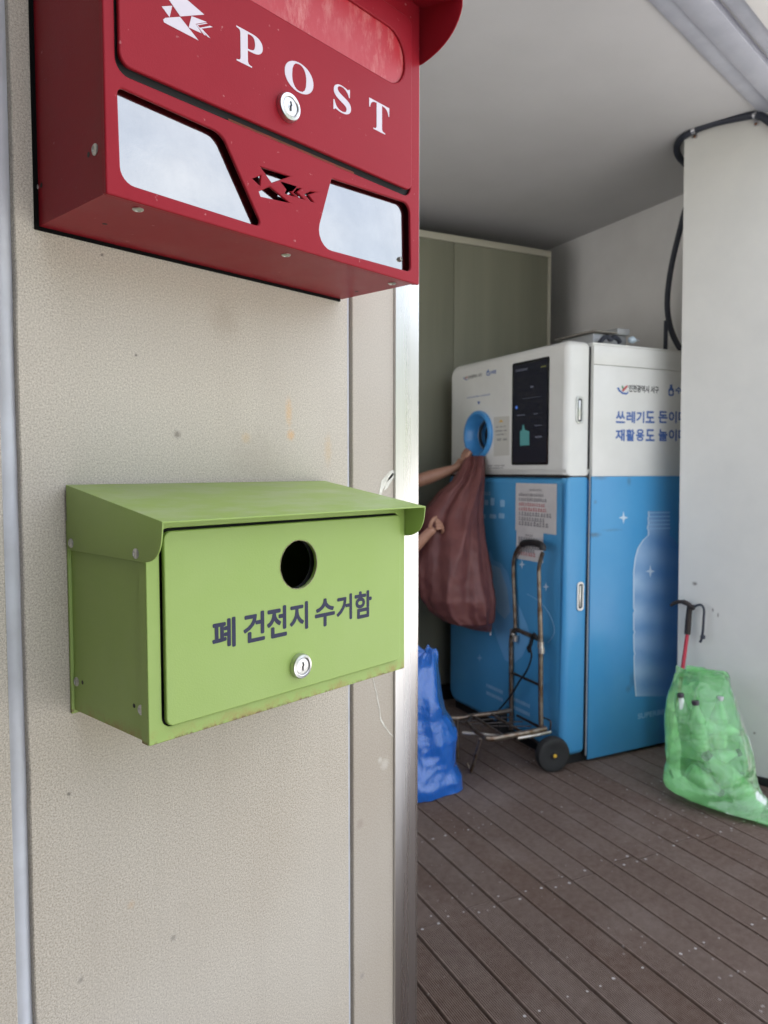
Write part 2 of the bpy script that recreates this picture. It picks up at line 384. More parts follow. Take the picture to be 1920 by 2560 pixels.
# ---- deck of ribbed boards
def deck_mat():
    m, nt, b = NT('ribbed_deck_boards'); co = objco(nt)
    t = nd(nt, 'ShaderNodeVectorMath', operation='DOT_PRODUCT'); t.inputs[1].default_value = tuple(V2); nt.links.new(co, t.inputs[0])
    k = mth(nt, 'FLOOR', mth(nt, 'DIVIDE', mth(nt, 'SUBTRACT', t.outputs['Value'], 1.246), .0975))
    wn_ = nd(nt, 'ShaderNodeTexWhiteNoise', noise_dimensions='1D'); nt.links.new(k, wn_.inputs['W'])
    big = nz(nt, co, 2.2, 6, .65, .3, .7); fine = nz(nt, co, 45, 5, .7, .3, .7)
    col = mixc(nt, wn_.outputs[0], (.150, .100, .076), (.195, .150, .125))
    col = mixc(nt, mth(nt, 'MULTIPLY', big, .55), col, (.10, .064, .048)); col = mixc(nt, mth(nt, 'MULTIPLY', fine, .35), col, (.34, .27, .235))
    dust = nz(nt, co, 3.3, 5, .7, .5, .72); col = mixc(nt, mth(nt, 'MULTIPLY', dust, .28), col, (.36, .31, .28))
    v = nd(nt, 'ShaderNodeTexVoronoi'); v.inputs['Scale'].default_value = 30; nt.links.new(co, v.inputs['Vector'])
    sp = mth(nt, 'LESS_THAN', v.outputs['Distance'], mth(nt, 'MULTIPLY', nz(nt, co, 1.8, 3, .6, .44, .76), .27))
    col = mixc(nt, mth(nt, 'MULTIPLY', sp, .6), col, (.5, .47, .45))
    nt.links.new(col, b.inputs['Base Color']); b.inputs['Roughness'].default_value = .7; b.inputs['Specular IOR Level'].default_value = .2
    bump(nt, b, fine, .4, .001); return m
MAT['deck'] = deck_mat(); MAT['deckgap'] = pm('deck_gap_shade', (.02, .017, .015), .9); MAT['screw'] = pm('dusty_screws', (.42, .39, .37), .6, .2)
MAT['rustedge'] = pm('worn_board_edge', (.22, .11, .055), .8, c2=(.09, .06, .045), sc=5, lo=.42, hi=.6)
dk = MB(); PITCH = .0975; G0 = 1.246
row1 = onz(1260, 2248).dot(V1); row2 = onz(1250, 2056).dot(V1)
P0 = lambda s, t, z: V2 * s + V1 * t + Z * z
rows = [row1, row2, row1 - (row2 - row1) * 1.02, row1 - (row2 - row1) * 2.1, row2 + (row2 - row1), row2 + (row2 - row1) * 2]
for k in range(-26, 34):
    s0 = G0 + k * PITCH + .0048; s1 = G0 + (k + 1) * PITCH - .0048; nr = 15; wd = (s1 - s0) / nr
    prof = [(s0, -.02), (s0, -.003), (s0 + .0012, -.0004)]
    for i in range(nr):
        a = s0 + i * wd
        if i: prof += [(a - .0010, -.0032), (a + .0012, -.0032)]
        prof += [(a + .0021, 0), (a + wd - .0016, 0)]
    prof += [(s1 - .0012, -.0004), (s1, -.003), (s1, -.02)]
    jo = row1 + (0.004 if k % 2 else .0) + (k % 3 - 1) * .012
    t0 = (-.95 + .3735 * s0) / .9276; segs = [(t0, jo - .0025), (jo + .0025, 4.6)] if k % 3 != 1 and jo > t0 + .1 else [(t0, 4.6)]
    dz = rng.uniform(-.0012, .0012)
    for a, b in segs:
        vs = [P0(s, t, z + dz) for t in (a, b) for s, z in prof]; n = len(prof)
        dk.add(vs, [(i, i + 1, n + i + 1, n + i) for i in range(n - 1)] + [tuple(range(n - 1, -1, -1)), tuple(range(n, 2 * n))])
    # worn orange-brown edge strip on every other board
    if k % 2 == 0:
        dk.add([P0(s1 - .0012, t0, dz + .0002), P0(s1 + .0002, t0, dz - .0022), P0(s1 + .0002, 4.6, dz - .0022), P0(s1 - .0012, 4.6, dz + .0002)], [(0, 1, 2, 3)], mi=2)
    for r in rows:
        for ds in (.018, PITCH - .024):
            for dt in ((-.02, .02) if r == row1 and k % 3 != 1 else (.0,)):
                if rng.random() < .62 and r > t0:
                    c = P0(s0 + ds + rng.uniform(-.003, .003), r + dt + rng.uniform(-.005, .005), .0016)
                    sr = rng.uniform(.0028, .0052)
                    dk.add([c + Vector((math.cos(q) * sr, math.sin(q) * sr, 0)) for q in [i * math.pi / 4 for i in range(8)]], [tuple(range(8))], mi=1)
dk.add([P0(a, b, -.02) for a, b in ((-1.4, -1.58), (4.6, .83), (4.6, 4.6), (-1.4, 4.6))], [(0, 1, 2, 3)], mi=3)  # dark sheet below the boards, shade between them put into its colour
put('deck', dk, ['deck', 'screw', 'rustedge', 'deckgap'], kind='structure', label='brown ribbed board deck with pale screw heads', cat='deck', smooth=0)

# ---- facade wall with boards, sealant joints and steel corner trim
fw = thing('facade_wall', 'beige speckled board wall with grey sealant joints and steel corner trim, carrying both letter boxes', 'wall')
HT = 3.7
def board(x0, x1, jl=0, jr=0):
    mb = MB(); n = 240; ys = [0, .0012, .012]
    def edge(x, j, sgn): return [(x + j * sgn * (max(0, noise.noise((x * 9, i * .09, 1.3))) * .7 + max(0, noise.noise((x * 9, i * .5, 5.1))) * .5), i * HT / n) for i in range(n + 1)]
    L = edge(x0, jl, 1); Rr = edge(x1, jr, -1)
    vs = []; fs = []
    for i in range(n + 1):
        z = L[i][1]; vs += [(L[i][0], .012, z), (L[i][0], .001, z), (L[i][0] + .001, 0, z), (Rr[i][0] - .001, 0, z), (Rr[i][0], .001, z), (Rr[i][0], .012, z)]
    for i in range(n):
        for k in range(5): fs.append((i * 6 + k, i * 6 + k + 1, i * 6 + 6 + k + 1, i * 6 + 6 + k))
    return mb.add(vs, fs)
put('board', board(-1.6, .2535), 'panel', fw, smooth=30)
put('board', board(.2684, .6663, .0022, 0), 'panel', fw, smooth=30)
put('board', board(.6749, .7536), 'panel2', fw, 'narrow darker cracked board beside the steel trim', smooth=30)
def seal(x0, x1, yc, sag):
    mb = MB(); n = 8; vs = []; fs = []; m = 60
    for j in range(m + 1):
        z = HT * j / m
        for i in range(n + 1):
            t = i / n; vs.append((x0 + (x1 - x0) * t, yc - sag * math.sin(math.pi * t) + .0006 * noise.noise((t * 2, z * 6, x0)), z))
    for j in range(m):
        for i in range(n): fs.append((j * (n + 1) + i, j * (n + 1) + i + 1, (j + 1) * (n + 1) + i + 1, (j + 1) * (n + 1) + i))
    return mb.add(vs, fs)
put('joint_sealant', seal(.2525, .2690, .0075, .0045), 'seal', fw)
put('joint_sealant', seal(.6655, .6757, .0075, .0040), 'seal', fw)
put('light_blocking_wing', MB().box((-.75, -2.2, 0), (-.48, -.001, HT)), 'light_blocker', fw, smooth=0)  # added unseen wall, keeps light off the left sides of the boxes
put('wall_core', MB().box((-1.6, .0125, 0), (.7990, .16, HT)), 'inside', fw, smooth=0)
tr = MB().box((.7536, -.0035, 0), (.8025, .165, HT), bev=.0012)
put('corner_trim', tr, 'steel', fw, smooth=30)
# filler-white cracks on the narrow board
F0 = fac(0); ck = MB()
def crack(pts, w, y=-.0004):
    P = [F0(*p) for p in pts]; L = []; Q = []
    for i, p in enumerate(P):
        a = P[max(i - 1, 0)]; b = P[min(i + 1, len(P) - 1)]; d = Vector((b[0] - a[0], b[1] - a[1])).normalized(); ww = w[i] * rng.uniform(.75, 1.25) / 2
        L.append((p[0] - d.y * ww, y, p[1] + d.x * ww)); Q.append((p[0] + d.y * ww, y, p[1] - d.x * ww))
    n = len(P); ck.add(L + Q, [(i, i + 1, n + i + 1, n + i) for i in range(n - 1)])
crack([(930, 1688), (934, 1702), (937, 1718), (941, 1732), (943, 1746), (946, 1758), (949, 1772), (950, 1790), (952, 1800), (956, 1806), (960, 1814), (966, 1822), (974, 1833), (983, 1842)],
      [.0006, .0009, .0009, .0010, .0016, .0014, .0010, .0014, .0026, .0032, .0022, .0012, .0014, .0006])
crack([(984, 1178), (976, 1186), (966, 1196), (958, 1208), (953, 1222), (950, 1236), (948, 1246)], [.004, .008, .010, .009, .007, .004, .001])
crack([(984, 1186), (974, 1200), (966, 1216), (960, 1226)], [.006, .007, .005, .001])
put('filled_crack', ck, 'filler', fw, smooth=0)

# ---- recess: ceiling, pillar, inner walls, lintel
MAT['ceil'] = pm('ceiling_paint', (.56, .555, .555), .85, c2=(.52, .515, .515), sc=2, bs=90, bstr=.06)
MAT['wallw'] = pm('white_wall_paint', (.80, .79, .77), .8, c2=(.74, .73, .71), sc=3, bs=70, bstr=.08)
MAT['metalw'] = pm('painted_metal', (.54, .555, .62), .42, .3, c2=(.46, .475, .54), sc=9, bs=200, bstr=.03)
MAT['cream'] = pm('cream_trim', (.46, .44, .36), .6)
MAT['olive'] = pm('olive_panel', (.235, .235, .175), .62, c2=(.20, .20, .15), sc=1.6, bs=90, bstr=.05, stretch=(4, 4, .3))
MAT['dark'] = pm('inner_wall_paint', (.38, .375, .36), .9)
CZ = 2.79
put('ceiling', MB().box((.2, .12, CZ), (5.6, 5.6, CZ + .1)), 'ceil', kind='structure', label='smooth grey painted ceiling of the recess', cat='ceiling', smooth=0)
WX = (onz(1707, 486, CZ) - C0).dot(V2)
bw = MB(); A = lambda x, y, z: W(x, y, z)
AL = frame(C0, V2, V1, Z)
put('back_wall', MB().box((WX, -.35, 0), (WX + .1, 2.6, CZ), AL), 'wallw', label='plain white wall behind the recycling machine', cat='wall', smooth=0)
iw = MB().box((-3.6, 2.45, 0), (WX, 2.55, CZ), AL); iw.box((.60, .17, 0), (.795, .6, CZ)); iw.box((.60, .6, 2.25), (.795, 2.55, CZ)); iw.box((.60, .6, 0), (.795, 2.55, .8)); iw.box((.60, 2.55, 0), (.795, 5.2, CZ))  # opening in the side wall added to let light onto the machine front
put('inner_wall', iw, 'dark', label='inner walls of the recess, with an added side opening letting in light', cat='wall', smooth=0)
# pillar
pl = thing('pillar', 'white painted pillar at the right with chipped marks, the green bag at its foot', 'pillar', (3.362, .5, 0))
mb = MB(); y0, y1 = .5605, .586
mb.add([(3.362, 0, 0), (3.362, y0, 0), (4.5, y0, 0), (4.5, 0, 0), (3.362, 0, CZ), (3.362, y1, CZ), (4.5, y1, CZ), (4.5, 0, CZ)],
       [(0, 1, 5, 4), (1, 2, 6, 5), (2, 3, 7, 6), (3, 0, 4, 7), (4, 5, 6, 7), (0, 3, 2, 1)])
def pillar_mat():
    m, nt, b = NT('pillar_paint'); co = objco(nt)
    f = nz(nt, co, 2.5, 6, .65, .3, .7); col = mixc(nt, f, (.70, .69, .65), (.62, .615, .585))
    for (u, v, r, sq) in [(1737, 1459, .016, (1, 1, 1.3)), (1795, 1538, .010, (1, 2, .7)), (1886, 1833, .008, (1, 1, 1)), (1880, 1890, .006, (1, 1, 1)), (1782, 1525, .006, (1, 1, .5))]:
        p = onx(u, v, 3.362); col = mixc(nt, mth(nt, 'MULTIPLY', spot(nt, p, r, None, sq), .8), col, (.10, .08, .07))
    nt.links.new(col, b.inputs['Base Color']); b.inputs['Roughness'].default_value = .75; bump(nt, b, nz(nt, co, 80, 3), .06); return m
MAT['pillar'] = pillar_mat()
put('shaft', mb, 'pillar', pl, smooth=0)
put('skirting', MB().box((3.350, 0, 0), (3.3615, .565, .035), bev=.002), 'black', pl, smooth=30)
# lintel: stepped metal soffit above the opening
li = thing('lintel', 'stepped pale metal lintel over the opening at the upper right', 'lintel', (2.5, .1, CZ))
LD = Vector((1, -.0455, 0)).normalized(); LN = Vector((.0455, 1, 0)).normalized()
LF = frame((2.35, 0, CZ), LD, LN, Z)
def strip(y0, y1, z0, z1, bev=.003): return MB().box((-2.2, y0, z0), (3.2, y1, z1), LF, bev)
put('inner_strip', strip(.258, .322, -.012, .004, .002), 'metalw', li, smooth=30)
put('soffit_band', strip(.172, .2575, -.028, .1, .004), 'metalw', li, smooth=30)
put('shadow_gap', strip(.150, .1715, .02, .1, 0), 'inside', li, smooth=0)  # recessed near-black strip, the shade of the gap is in its colour
put('soffit_band', strip(.088, .1495, -.028, .1, .004), 'metalw', li, smooth=30)
put('fascia', strip(-.06, .0875, -.05, .95, .004), 'wallw', li, smooth=30)
# olive partition
pt = thing('partition', 'olive panel partition with cream edging at the back of the recess', 'partition', W(0, 1.1, 0), ALC)
pb = MB(); xs = [-3.2, -2.0, -.92, .628]
def px2x(u, v): return (on(u, v, W(0, 1.1, 0), V1) - C0).dot(V2)
sx = px2x(1135, 700); xs = [sx - 1.2 * k for k in (3, 2, 1, 0)] + [.625]
for a, b in zip(xs, xs[1:]):
    put('panel', MB().box((a + .0015, 1.1, .0), (b - .0015, 1.14, 2.61), AL, .002), 'olive', pt, smooth=30)
put('top_edging', MB().box((-4.0, 1.094, 2.612), (.645, 1.146, 2.65), AL, .003), 'cream', pt, smooth=30)
put('side_edging', MB().box((.626, 1.094, 0), (.645, 1.146, 2.611), AL, .003), 'cream', pt, smooth=30)
put('skirting', MB().box((-4.0, 1.088, 0), (.6255, 1.0995, .09), AL, .002), 'black', pt, smooth=30)

# ================================================================== RED LETTER BOX
def rivet(mb, p, nrm, r=.0042, h=.0016):
    nrm = Vector(nrm).normalized(); a = nrm.orthogonal().normalized(); b = nrm.cross(a); mx = frame(p, a, b, nrm)
    mb.lathe([(r, 0), (r, h * .35), (r * .8, h * .8), (r * .5, h), (r * .42, h * .62), (0, h * .5)], mx, 18)
def hole(mb, p, nrm, r=.0018):
    nrm = Vector(nrm).normalized(); a = nrm.orthogonal().normalized(); mx = frame(Vector(p) + nrm * .0003, a, nrm.cross(a), nrm)
    mb.lathe([(r, 0), (0, .0001)], mx, 14)
RY = -.1226; rx0, rx1, rz0 = .2857, .6556, 1.5356; RZT = 1.835
rf = fac(RY); RF = facade_frame(RY)
rb = thing('red_letter_box', 'glossy red metal letter box lettered POST, mounted above the green box', 'letter box', (.47, 0, rz0))
body = MB(); t = .0014
bx0, bx1, bz0 = rx0 + .0025, rx1 - .0025, rz0 + .002
yF = RY + .0088
def shell(mb, x0, x1, ya, yb, z0, z1, t):
    mb.box((x0, ya, z0), (x0 + t, yb, z1)); mb.box((x1 - t, ya, z0), (x1, yb, z1))
    mb.box((x0 + t, ya, z0), (x1 - t, yb, z0 + t)); mb.box((x0 + t, ya, z1 - t), (x1 - t, yb, z1)); mb.box((x0 + t, yb - t, z0 + t), (x1 - t, yb, z1 - t))
shell(body, bx0, bx1, yF, -.0030, bz0, RZT, t)
put('body', body, 'red_under', rb, smooth=30)
put('backing_plate', MB().box((rx0 - .0008, -.0027, rz0 - .0010), (rx1 - .004, -.0003, RZT), bev=.0004), 'deadblack', rb, smooth=30)
# front frame with windows, door opening and pierced emblem
def q2(pts, o=(560, 0), s=2.592): return [rf(o[0] + x / s, o[1] + y / s) for x, y in pts]
win1 = rpoly(q2([(762, 560), (1440, 870), (1720, 1475), (790, 1190)], (0, 0)), [.006, .012, .003, .011])
win1 = rpoly([rf(294, 215), rf(555, 333), rf(657, 568), rf(303, 455)], [.005, .016, .004, .012])
win2 = rpoly(q2([(700, 1155), (1205, 1320), (1212, 1762), (588, 1592)]), [.004, .010, .006, .016])
dl, dr_, db, dt = .2965, .6385, 1.6325, 1.8125
door_open = rrect(dl - .0015, db - .0055, dr_ + .0015, dt + .002, .011)
emb = [q2([(237, 1078), (428, 1142), (312, 1182)]), q2([(186, 1156), (241, 1137), (236, 1202)]), q2([(229, 1240), (300, 1209), (427, 1313), (240, 1272)]),
       q2([(384, 1190), (462, 1214), (428, 1238), (462, 1274), (398, 1252), (410, 1225)]),
       q2([(500, 1220), (472, 1243), (520, 1290), (500, 1286), (452, 1246), (478, 1216)]), q2([(596, 1244), (546, 1259), (584, 1310), (566, 1304), (524, 1258), (566, 1240)])]
frm = MB().fill([rrect(rx0, rz0, rx1, RZT, .002), win1, win2, door_open] + emb, -.0034, 0, RF, .0013, 0, 3)
frm.box((rx0 + .0008, RY + .0025, rz0 + .0012), (rx0 + .0022, RY + .0072, RZT)); frm.box((rx1 - .0022, RY + .0025, rz0 + .0012), (rx1 - .0008, RY + .0072, RZT)); frm.box((rx0 + .0022, RY + .0025, rz0 + .0008), (rx1 - .0022, RY + .0074, rz0 + .0022))
put('front_frame', frm, 'red', rb, smooth=35)
put('window_pane', MB().box((rx0 + .006, RY + .0068, rz0 + .004), (rx1 - .006, RY + .0078, 1.626)), 'pane', rb, smooth=0)
# door with recessed slot
slot = rrect(.385, 1.7345, .6265, 1.790, .0265, 14)
dm = MB().fill([rrect(dl, db, dr_, dt, .0095, 10), slot], -.0006, .0034, RF, .0012)
dr = put('door', dm, 'red', rb, smooth=35)
put('slot_plate', MB().box((.375, RY - .0008, 1.725), (.635, RY + .0004, 1.799)), 'slot', dr, smooth=0)
put('gap_shade_sheet', MB().box((dl - .004, RY + .0048, db - .0058), (dr_ + .004, RY + .0062, 1.8145)), 'inside', rb, smooth=0)  # dark sheet behind the door, shade of the gap put into its colour
MAT['rustline'] = pm('rust_stained_lip', (.16, .075, .04), .85, c2=(.30, .05, .04), sc=60, lo=.4, hi=.6)
put('stained_lip', MB().box((.40, RY + .0032, db - .0052), (.555, RY + .0044, db - .0022), bev=.0006), 'rustline', rb, smooth=30)
# printed letters
rfd = fac(RY - .0034); RFd = facade_frame(RY - .0034)
lt = MB()
for ch, (x0, yt, x1, yb) in {'\U0001D40F': (80, 190, 250, 455), '\U0001D40E': (393, 385, 578, 622), '\U0001D412': (708, 535, 822, 755), '\U0001D413': (940, 645, 1070, 875)}.items():
    # upright boxes on the door: horizontal extent from the middle row, vertical extent from the letter's own column
    um = 560 + (x0 + x1) / 2 / 2.592; X0 = rfd(560 + x0 / 2.592, (yt + yb) / 2 / 2.592)[0]; X1 = rfd(560 + x1 / 2.592, (yt + yb) / 2 / 2.592)[0]
    sl_ = (x1 - x0) / 2.592 * .46 / 2.592 * 0
    zt = rfd(um, (yt + 22) / 2.592)[1]; zb = rfd(um, (yb - 22) / 2.592)[1]
    put('letter', MB().text(ch, (X0, zb, X1, zt), 0, .00025, RFd), 'white_print', dr, smooth=0)
em = MB()
def q1(pts): return [rfd(x / 2.592, y / 2.592) for x, y in pts]
for pol in ([(1075, -28), (1190, -20), (1322, 95), (1168, 107)], [(1047, 42), (1115, 38), (1098, 112)], [(1056, 128), (1070, 116), (1165, 110), (1285, 262), (1085, 158), (1062, 145)],
            [(1240, 105), (1338, 143), (1266, 156), (1306, 216), (1222, 178)], [(1344, 153), (1280, 164), (1334, 231), (1322, 226), (1270, 160), (1334, 148)], [(1378, 176), (1306, 186), (1362, 247), (1346, 240), (1292, 181), (1360, 168)]):
    em.fill([q1(pol)], 0, .00025, RFd)
put('emblem', em, 'white_print', dr, smooth=0)
def lock(parent, p, r, y):
    mx = frame((p[0], y, p[1]), Vector((1, 0, 0)), Z, Vector((0, -1, 0)))
    k = put('lock', MB().lathe([(r, -.0005), (r, .0035), (r * .93, .0052), (r * .74, .0058), (r * .68, .0052), (r * .66, .0036), (0, .0036)], mx, 48), 'chrome', parent, smooth=35)
    put('lock_face', MB().lathe([(r * .63, .0034), (r * .63, .0048), (r * .60, .0050), (0, .0050)], mx, 40), 'lockface', k, smooth=35)
    kh = MB().fill([circ(0, 0, r * .24, 20)], .00505, .0053, mx)
    put('plug', kh, 'chrome', k, smooth=30)
    kk = MB().fill([rpoly([(-r * .07, -r * .34), (r * .06, -r * .34), (r * .07, r * .02), (r * .14, r * .08), (r * .05, r * .36), (-r * .07, r * .36), (-r * .02, r * .1), (-r * .12, r * .02)], r * .02, 2)], .0054, .00555, mx)
    put('keyhole', kk, 'black', k, smooth=0)
lock(dr, (.4603, 1.6575), .0125, RY - .0034)
# rivets: underside, left side, holes
for (u, v) in [(345, 523), (188, 595), (715, 637), (807, 748), (980, 708), (544, 683)]:
    mb = MB(); rivet(mb, onz(u, v, bz0), (0, 0, -1), .0045); put('rivet', mb, 'rivet', rb)
for (u, v) in [(238, 374), (90, 470)]:
    mb = MB(); rivet(mb, onx(u, v, bx0), (-1, 0, 0), .0045); put('rivet', mb, 'rivet', rb)
for (u, v) in [(262, 559), (892, 728)]: hm = MB(); hole(hm, onz(u, v, bz0), (0, 0, -1), .0022); put('drilled_hole', hm, 'black', rb, smooth=0)
for (u, v) in [(222, 387), (104, 463)]: hm = MB(); hole(hm, onx(u, v, bx0), (-1, 0, 0), .0022); put('drilled_hole', hm, 'black', rb, smooth=0)
p = rf(1012, 646); mb = MB(); rivet(mb, (p[0] - .001, RY + .0066, p[1]), (0, -1, 0), .0028, .003); put('rivet', mb, 'rivet', rb)
# lid
def lid(name, x0, x1, prof, mat, parent, th):
    """prof: (y,z) from the top at the wall, front tip, curve, low front, low back"""
    b = bmesh.new(); n = len(prof)
    A = [b.verts.new((x0, y, z)) for y, z in prof]; B = [b.verts.new((x1, y, z)) for y, z in prof]
    b.faces.new(A); b.faces.new(list(reversed(B))); b.faces.new((A[0], B[0], B[1], A[1]))
    bmesh.ops.recalc_face_normals(b, faces=b.faces[:])
    me = bpy.data.meshes.new('l'); b.to_mesh(me); b.free(); o = bpy.data.objects.new('l', me); COL.objects.link(o)
    s = o.modifiers.new('s', 'SOLIDIFY'); s.thickness = th; s.offset = 0; s.use_even_offset = True
    v = o.modifiers.new('b', 'BEVEL'); v.width = th * .4; v.segments = 2; v.limit_method = 'ANGLE'; v.angle_limit = R(35)
    dg = bpy.context.evaluated_depsgraph_get(); m2 = bpy.data.meshes.new_from_object(o.evaluated_get(dg))
    mb = MB().add([q.co[:] for q in m2.vertices], [list(f.vertices) for f in m2.polygons]); bpy.data.objects.remove(o)
    return put(name, mb, mat, parent, smooth=35)
def curve2(p0, c, p1, n=10):
    return [((1 - t) ** 2 * p0[0] + 2 * t * (1 - t) * c[0] + t * t * p1[0], (1 - t) ** 2 * p0[1] + 2 * t * (1 - t) * c[1] + t * t * p1[1]) for t in [i / n for i in range(1, n + 1)]]
tipr = (-.175, 1.8185)
lid('lid', rx0 - .0022, rx1 + .0022, [(-.0045, 1.858), (-.178, 1.824), (-.178, 1.815)] + curve2((-.178, 1.815), (-.170, 1.782), (-.124, 1.7745)) + [(-.0045, 1.776)], 'red', rb, .0016)

# ================================================================== GREEN BATTERY BOX
GY = -.132; gx0, gx1, gz0 = .3070, .6197, 1.1117; GZT = 1.300
gf = fac(GY); GF = facade_frame(GY)
gb = thing('green_collection_box', 'lime green metal box with a round hole for used batteries, below the red letter box', 'collection box', (.463, 0, gz0))
body = MB(); shell(body, gx0 + .0018, gx1 - .0018, GY + .010, -.004, gz0 + .0015, 1.2885, .0014)
put('body', body, 'green', gb, smooth=30)
put('back_plate', MB().box((gx0 - .0008, -.0036, gz0 - .002), (gx1 - .001, -.0004, 1.285), bev=.0005), 'green', gb, smooth=30)
gl, gr_, gdb, gdt = .3210, .6085, 1.1240, 1.2815
frm = MB().fill([rrect(gx0, gz0, gx1, 1.2905, .0015), rrect(gl - .0022, gdb - .0008, gr_ + .0016, gdt + .0022, .0085)], -.0015, 0, GF, .0006)
for a, b in (((gx0, GY + .0014, gz0 + .0003), (gx0 + .0014, GY + .0105, 1.2885)), ((gx1 - .0014, GY + .0014, gz0 + .0003), (gx1, GY + .0105, 1.2885)), ((gx0 + .0014, GY + .0014, gz0 + .0002), (gx1 - .0014, GY + .011, gz0 + .0014))): frm.box(a, b)
put('front_frame', frm, 'green', gb, smooth=35)
put('gap_shade_sheet', MB().fill([rrect(gx0 + .004, gz0 + .004, gx1 - .004, 1.287, .001), circ(.463, 1.242, .0235)], -.0075, -.0065, GF), 'inside', gb, smooth=0)  # dark sheet behind the green door, gap shade in the colour
hp = circ(.4628, 1.2418, .0226, 64)
hp = [(x + .00035 * noise.noise((x * 260, y * 260, 0)), y + .00035 * noise.noise((x * 260, y * 260, 5))) for x, y in hp]
gd = put('door', MB().fill([rrect(gl, gdb, gr_, gdt, .007, 10), hp], -.001, .0036, GF, .0011, bseg=3), 'green', gb, smooth=35)
MAT['barerim'] = pm('bare_rust_rim', (.40, .36, .25), .7, c2=(.20, .13, .08), sc=200)
put('hole_rim', MB().fill([[(.4628 + (x - .4628) * 1.018, 1.2418 + (y - 1.2418) * 1.018) for x, y in hp], hp], .0031, .00375, GF), 'barerim', gd, smooth=0)
gfd = fac(GY - .0036); GFd = facade_frame(GY - .0036)
txt = MB()
g0 = gfd(530, 1590); g1 = gfd(928, 1512)
xa, xb = g0[0], g1[0]; za, zb_ = 1.1775, 1.2035
# syllable groups measured on the door
def gx(u, v): return gfd(u, v)[0]
for s_, (u0, u1, ut, ub) in {'폐': (530, 589, 1546, 1622), '건': (608, 662, 1530, 1605), '전': (667, 717, 1516, 1594), '지': (724, 770, 1506, 1576), '수': (787, 837, 1496, 1566), '거': (841, 880, 1486, 1551), '함': (886, 929, 1477, 1545)}.items():
    um = (u0 + u1) / 2
    txt.text(s_, (gx(u0, (ut + ub) / 2), gfd(um, ub)[1], gx(u1, (ut + ub) / 2), gfd(um, ut)[1]), 0, .00025, GFd, emb=.062)
    put('syllable', txt, 'navy', gd, smooth=0); txt = MB()
lock(gd, (.4622, 1.1465), .0118, GY - .0036)
lid('lid', gx0 - .0014, gx1 + .0014, [(-.0045, 1.3161), (-.1598, 1.2905), (-.1585, 1.2805)] + curve2((-.1585, 1.2805), (-.156, 1.259), (-.132, 1.2582)) + [(-.0045, 1.2592)], 'green', gb, .0015)
for (u, v, x) in [(178, 1358, gx0 - .0022), (340, 1384, gx0 - .0022), (192, 1704, gx0 + .0018), (353, 1775, gx0 + .0018)]:
    mb = MB(); rivet(mb, onx(u, v, x), (-1, 0, 0), .0042); put('rivet', mb, 'rivet', gb)
for (u, v) in [(207, 1706), (336, 1764)]: hm = MB(); hole(hm, onx(u, v, gx0 + .0018), (-1, 0, 0), .0019); put('drilled_hole', hm, 'black', gb, smooth=0)

# ================================================================== RECYCLING MACHINE
MAT['mwhite'] = pm('machine_white', (.72, .72, .69), .32, c2=(.66, .66, .63), sc=4, bs=30, bstr=.01)
def mblue():
    m, nt, b = NT('machine_blue'); co = objco(nt)
    f = nz(nt, co, 3, 5, .6); col = mixc(nt, f, (.058, .285, .55), (.075, .31, .57))
    # scuffs: ragged dark marks of their own
    for (u, v, r, am, sq) in [(1487, 1255, .014, .55, (1, 1, 1)), (1484, 1337, .028, .7, (.5, .5, 1.8)), (1468, 1322, .012, .6, (1, 1, 1)), (1500, 1194, .03, .5, (.5, .5, 2)), (1571, 1203, .018, .5, (1, 1, .6)), (1530, 1325, .03, .3, (.35, .35, 3)), (1580, 1700, .03, .4, (1, 1, .5)), (1569, 1722, .02, .4, (.8, .8, .8))]:
        p = on(u, v, W(0, 0, 0), V1); col = mixc(nt, mth(nt, 'MULTIPLY', spot(nt, p, r, None, sq), am), col, (.07, .12, .17))
    nt.links.new(col, b.inputs['Base Color']); b.inputs['Roughness'].default_value = .30; return m
MAT['mblue'] = mblue()
MAT['screen'] = pm('dark_screen_glass', (.006, .007, .010), .10)
def emis(name, c, e):
    m, nt, b = NT(name); b.inputs['Base Color'].default_value = (*c, 1); b.inputs['Emission Color'].default_value = (*c, 1); b.inputs['Emission Strength'].default_value = e; return m
MAT['scr_navy'] = emis('lit_navy', (.004, .005, .012), .05); MAT['scr_teal'] = emis('lit_teal', (.05, .17, .17), .11); MAT['scr_txt'] = emis('lit_grey_text', (.14, .15, .2), .12); MAT['scr_blue'] = emis('lit_blue', (.05, .12, .4), .2); MAT['scr_olive'] = emis('lit_olive', (.22, .23, .05), .3)
MAT['ringblue'] = pm('ring_blue', (.06, .28, .62), .28, coat=.3)
MAT['deepblue'] = pm('slogan_blue', (.055, .125, .36), .5); MAT['inkgrey'] = pm('ink_grey', (.10, .10, .11), .6); MAT['inkdark'] = pm('ink_black', (.03, .03, .035), .6)
MAT['inkred'] = pm('ink_red', (.45, .06, .07), .6); MAT['inkyel'] = pm('ink_amber', (.70, .42, .04), .6); MAT['inkgreen'] = pm('ink_green', (.05, .25, .10), .6)
MAT['inkfaint'] = pm('thin_ink', (.26, .25, .26), .6); MAT['inkredfaint'] = pm('thin_red_ink', (.50, .20, .20), .6); MAT['paper'] = pm('taped_paper', (.60, .57, .56), .75, c2=(.54, .51, .5), sc=9); MAT['sticker'] = pm('pale_sticker', (.56, .55, .50), .6)
MAT['palewhite'] = pm('faded_white_print', (.55, .66, .76), .5); MAT['palemid'] = pm('faded_pale_blue_print', (.28, .50, .72), .45); MAT['palefaint'] = pm('very_faint_blue_print', (.15, .40, .69), .4)
rm = thing('recycling_machine', 'white and blue bottle recycling machine with a dark screen and a blue ring inlet', 'recycling machine', tuple(C0), ALC)
SPL = 1.301; TOP = 1.892; YL = .975
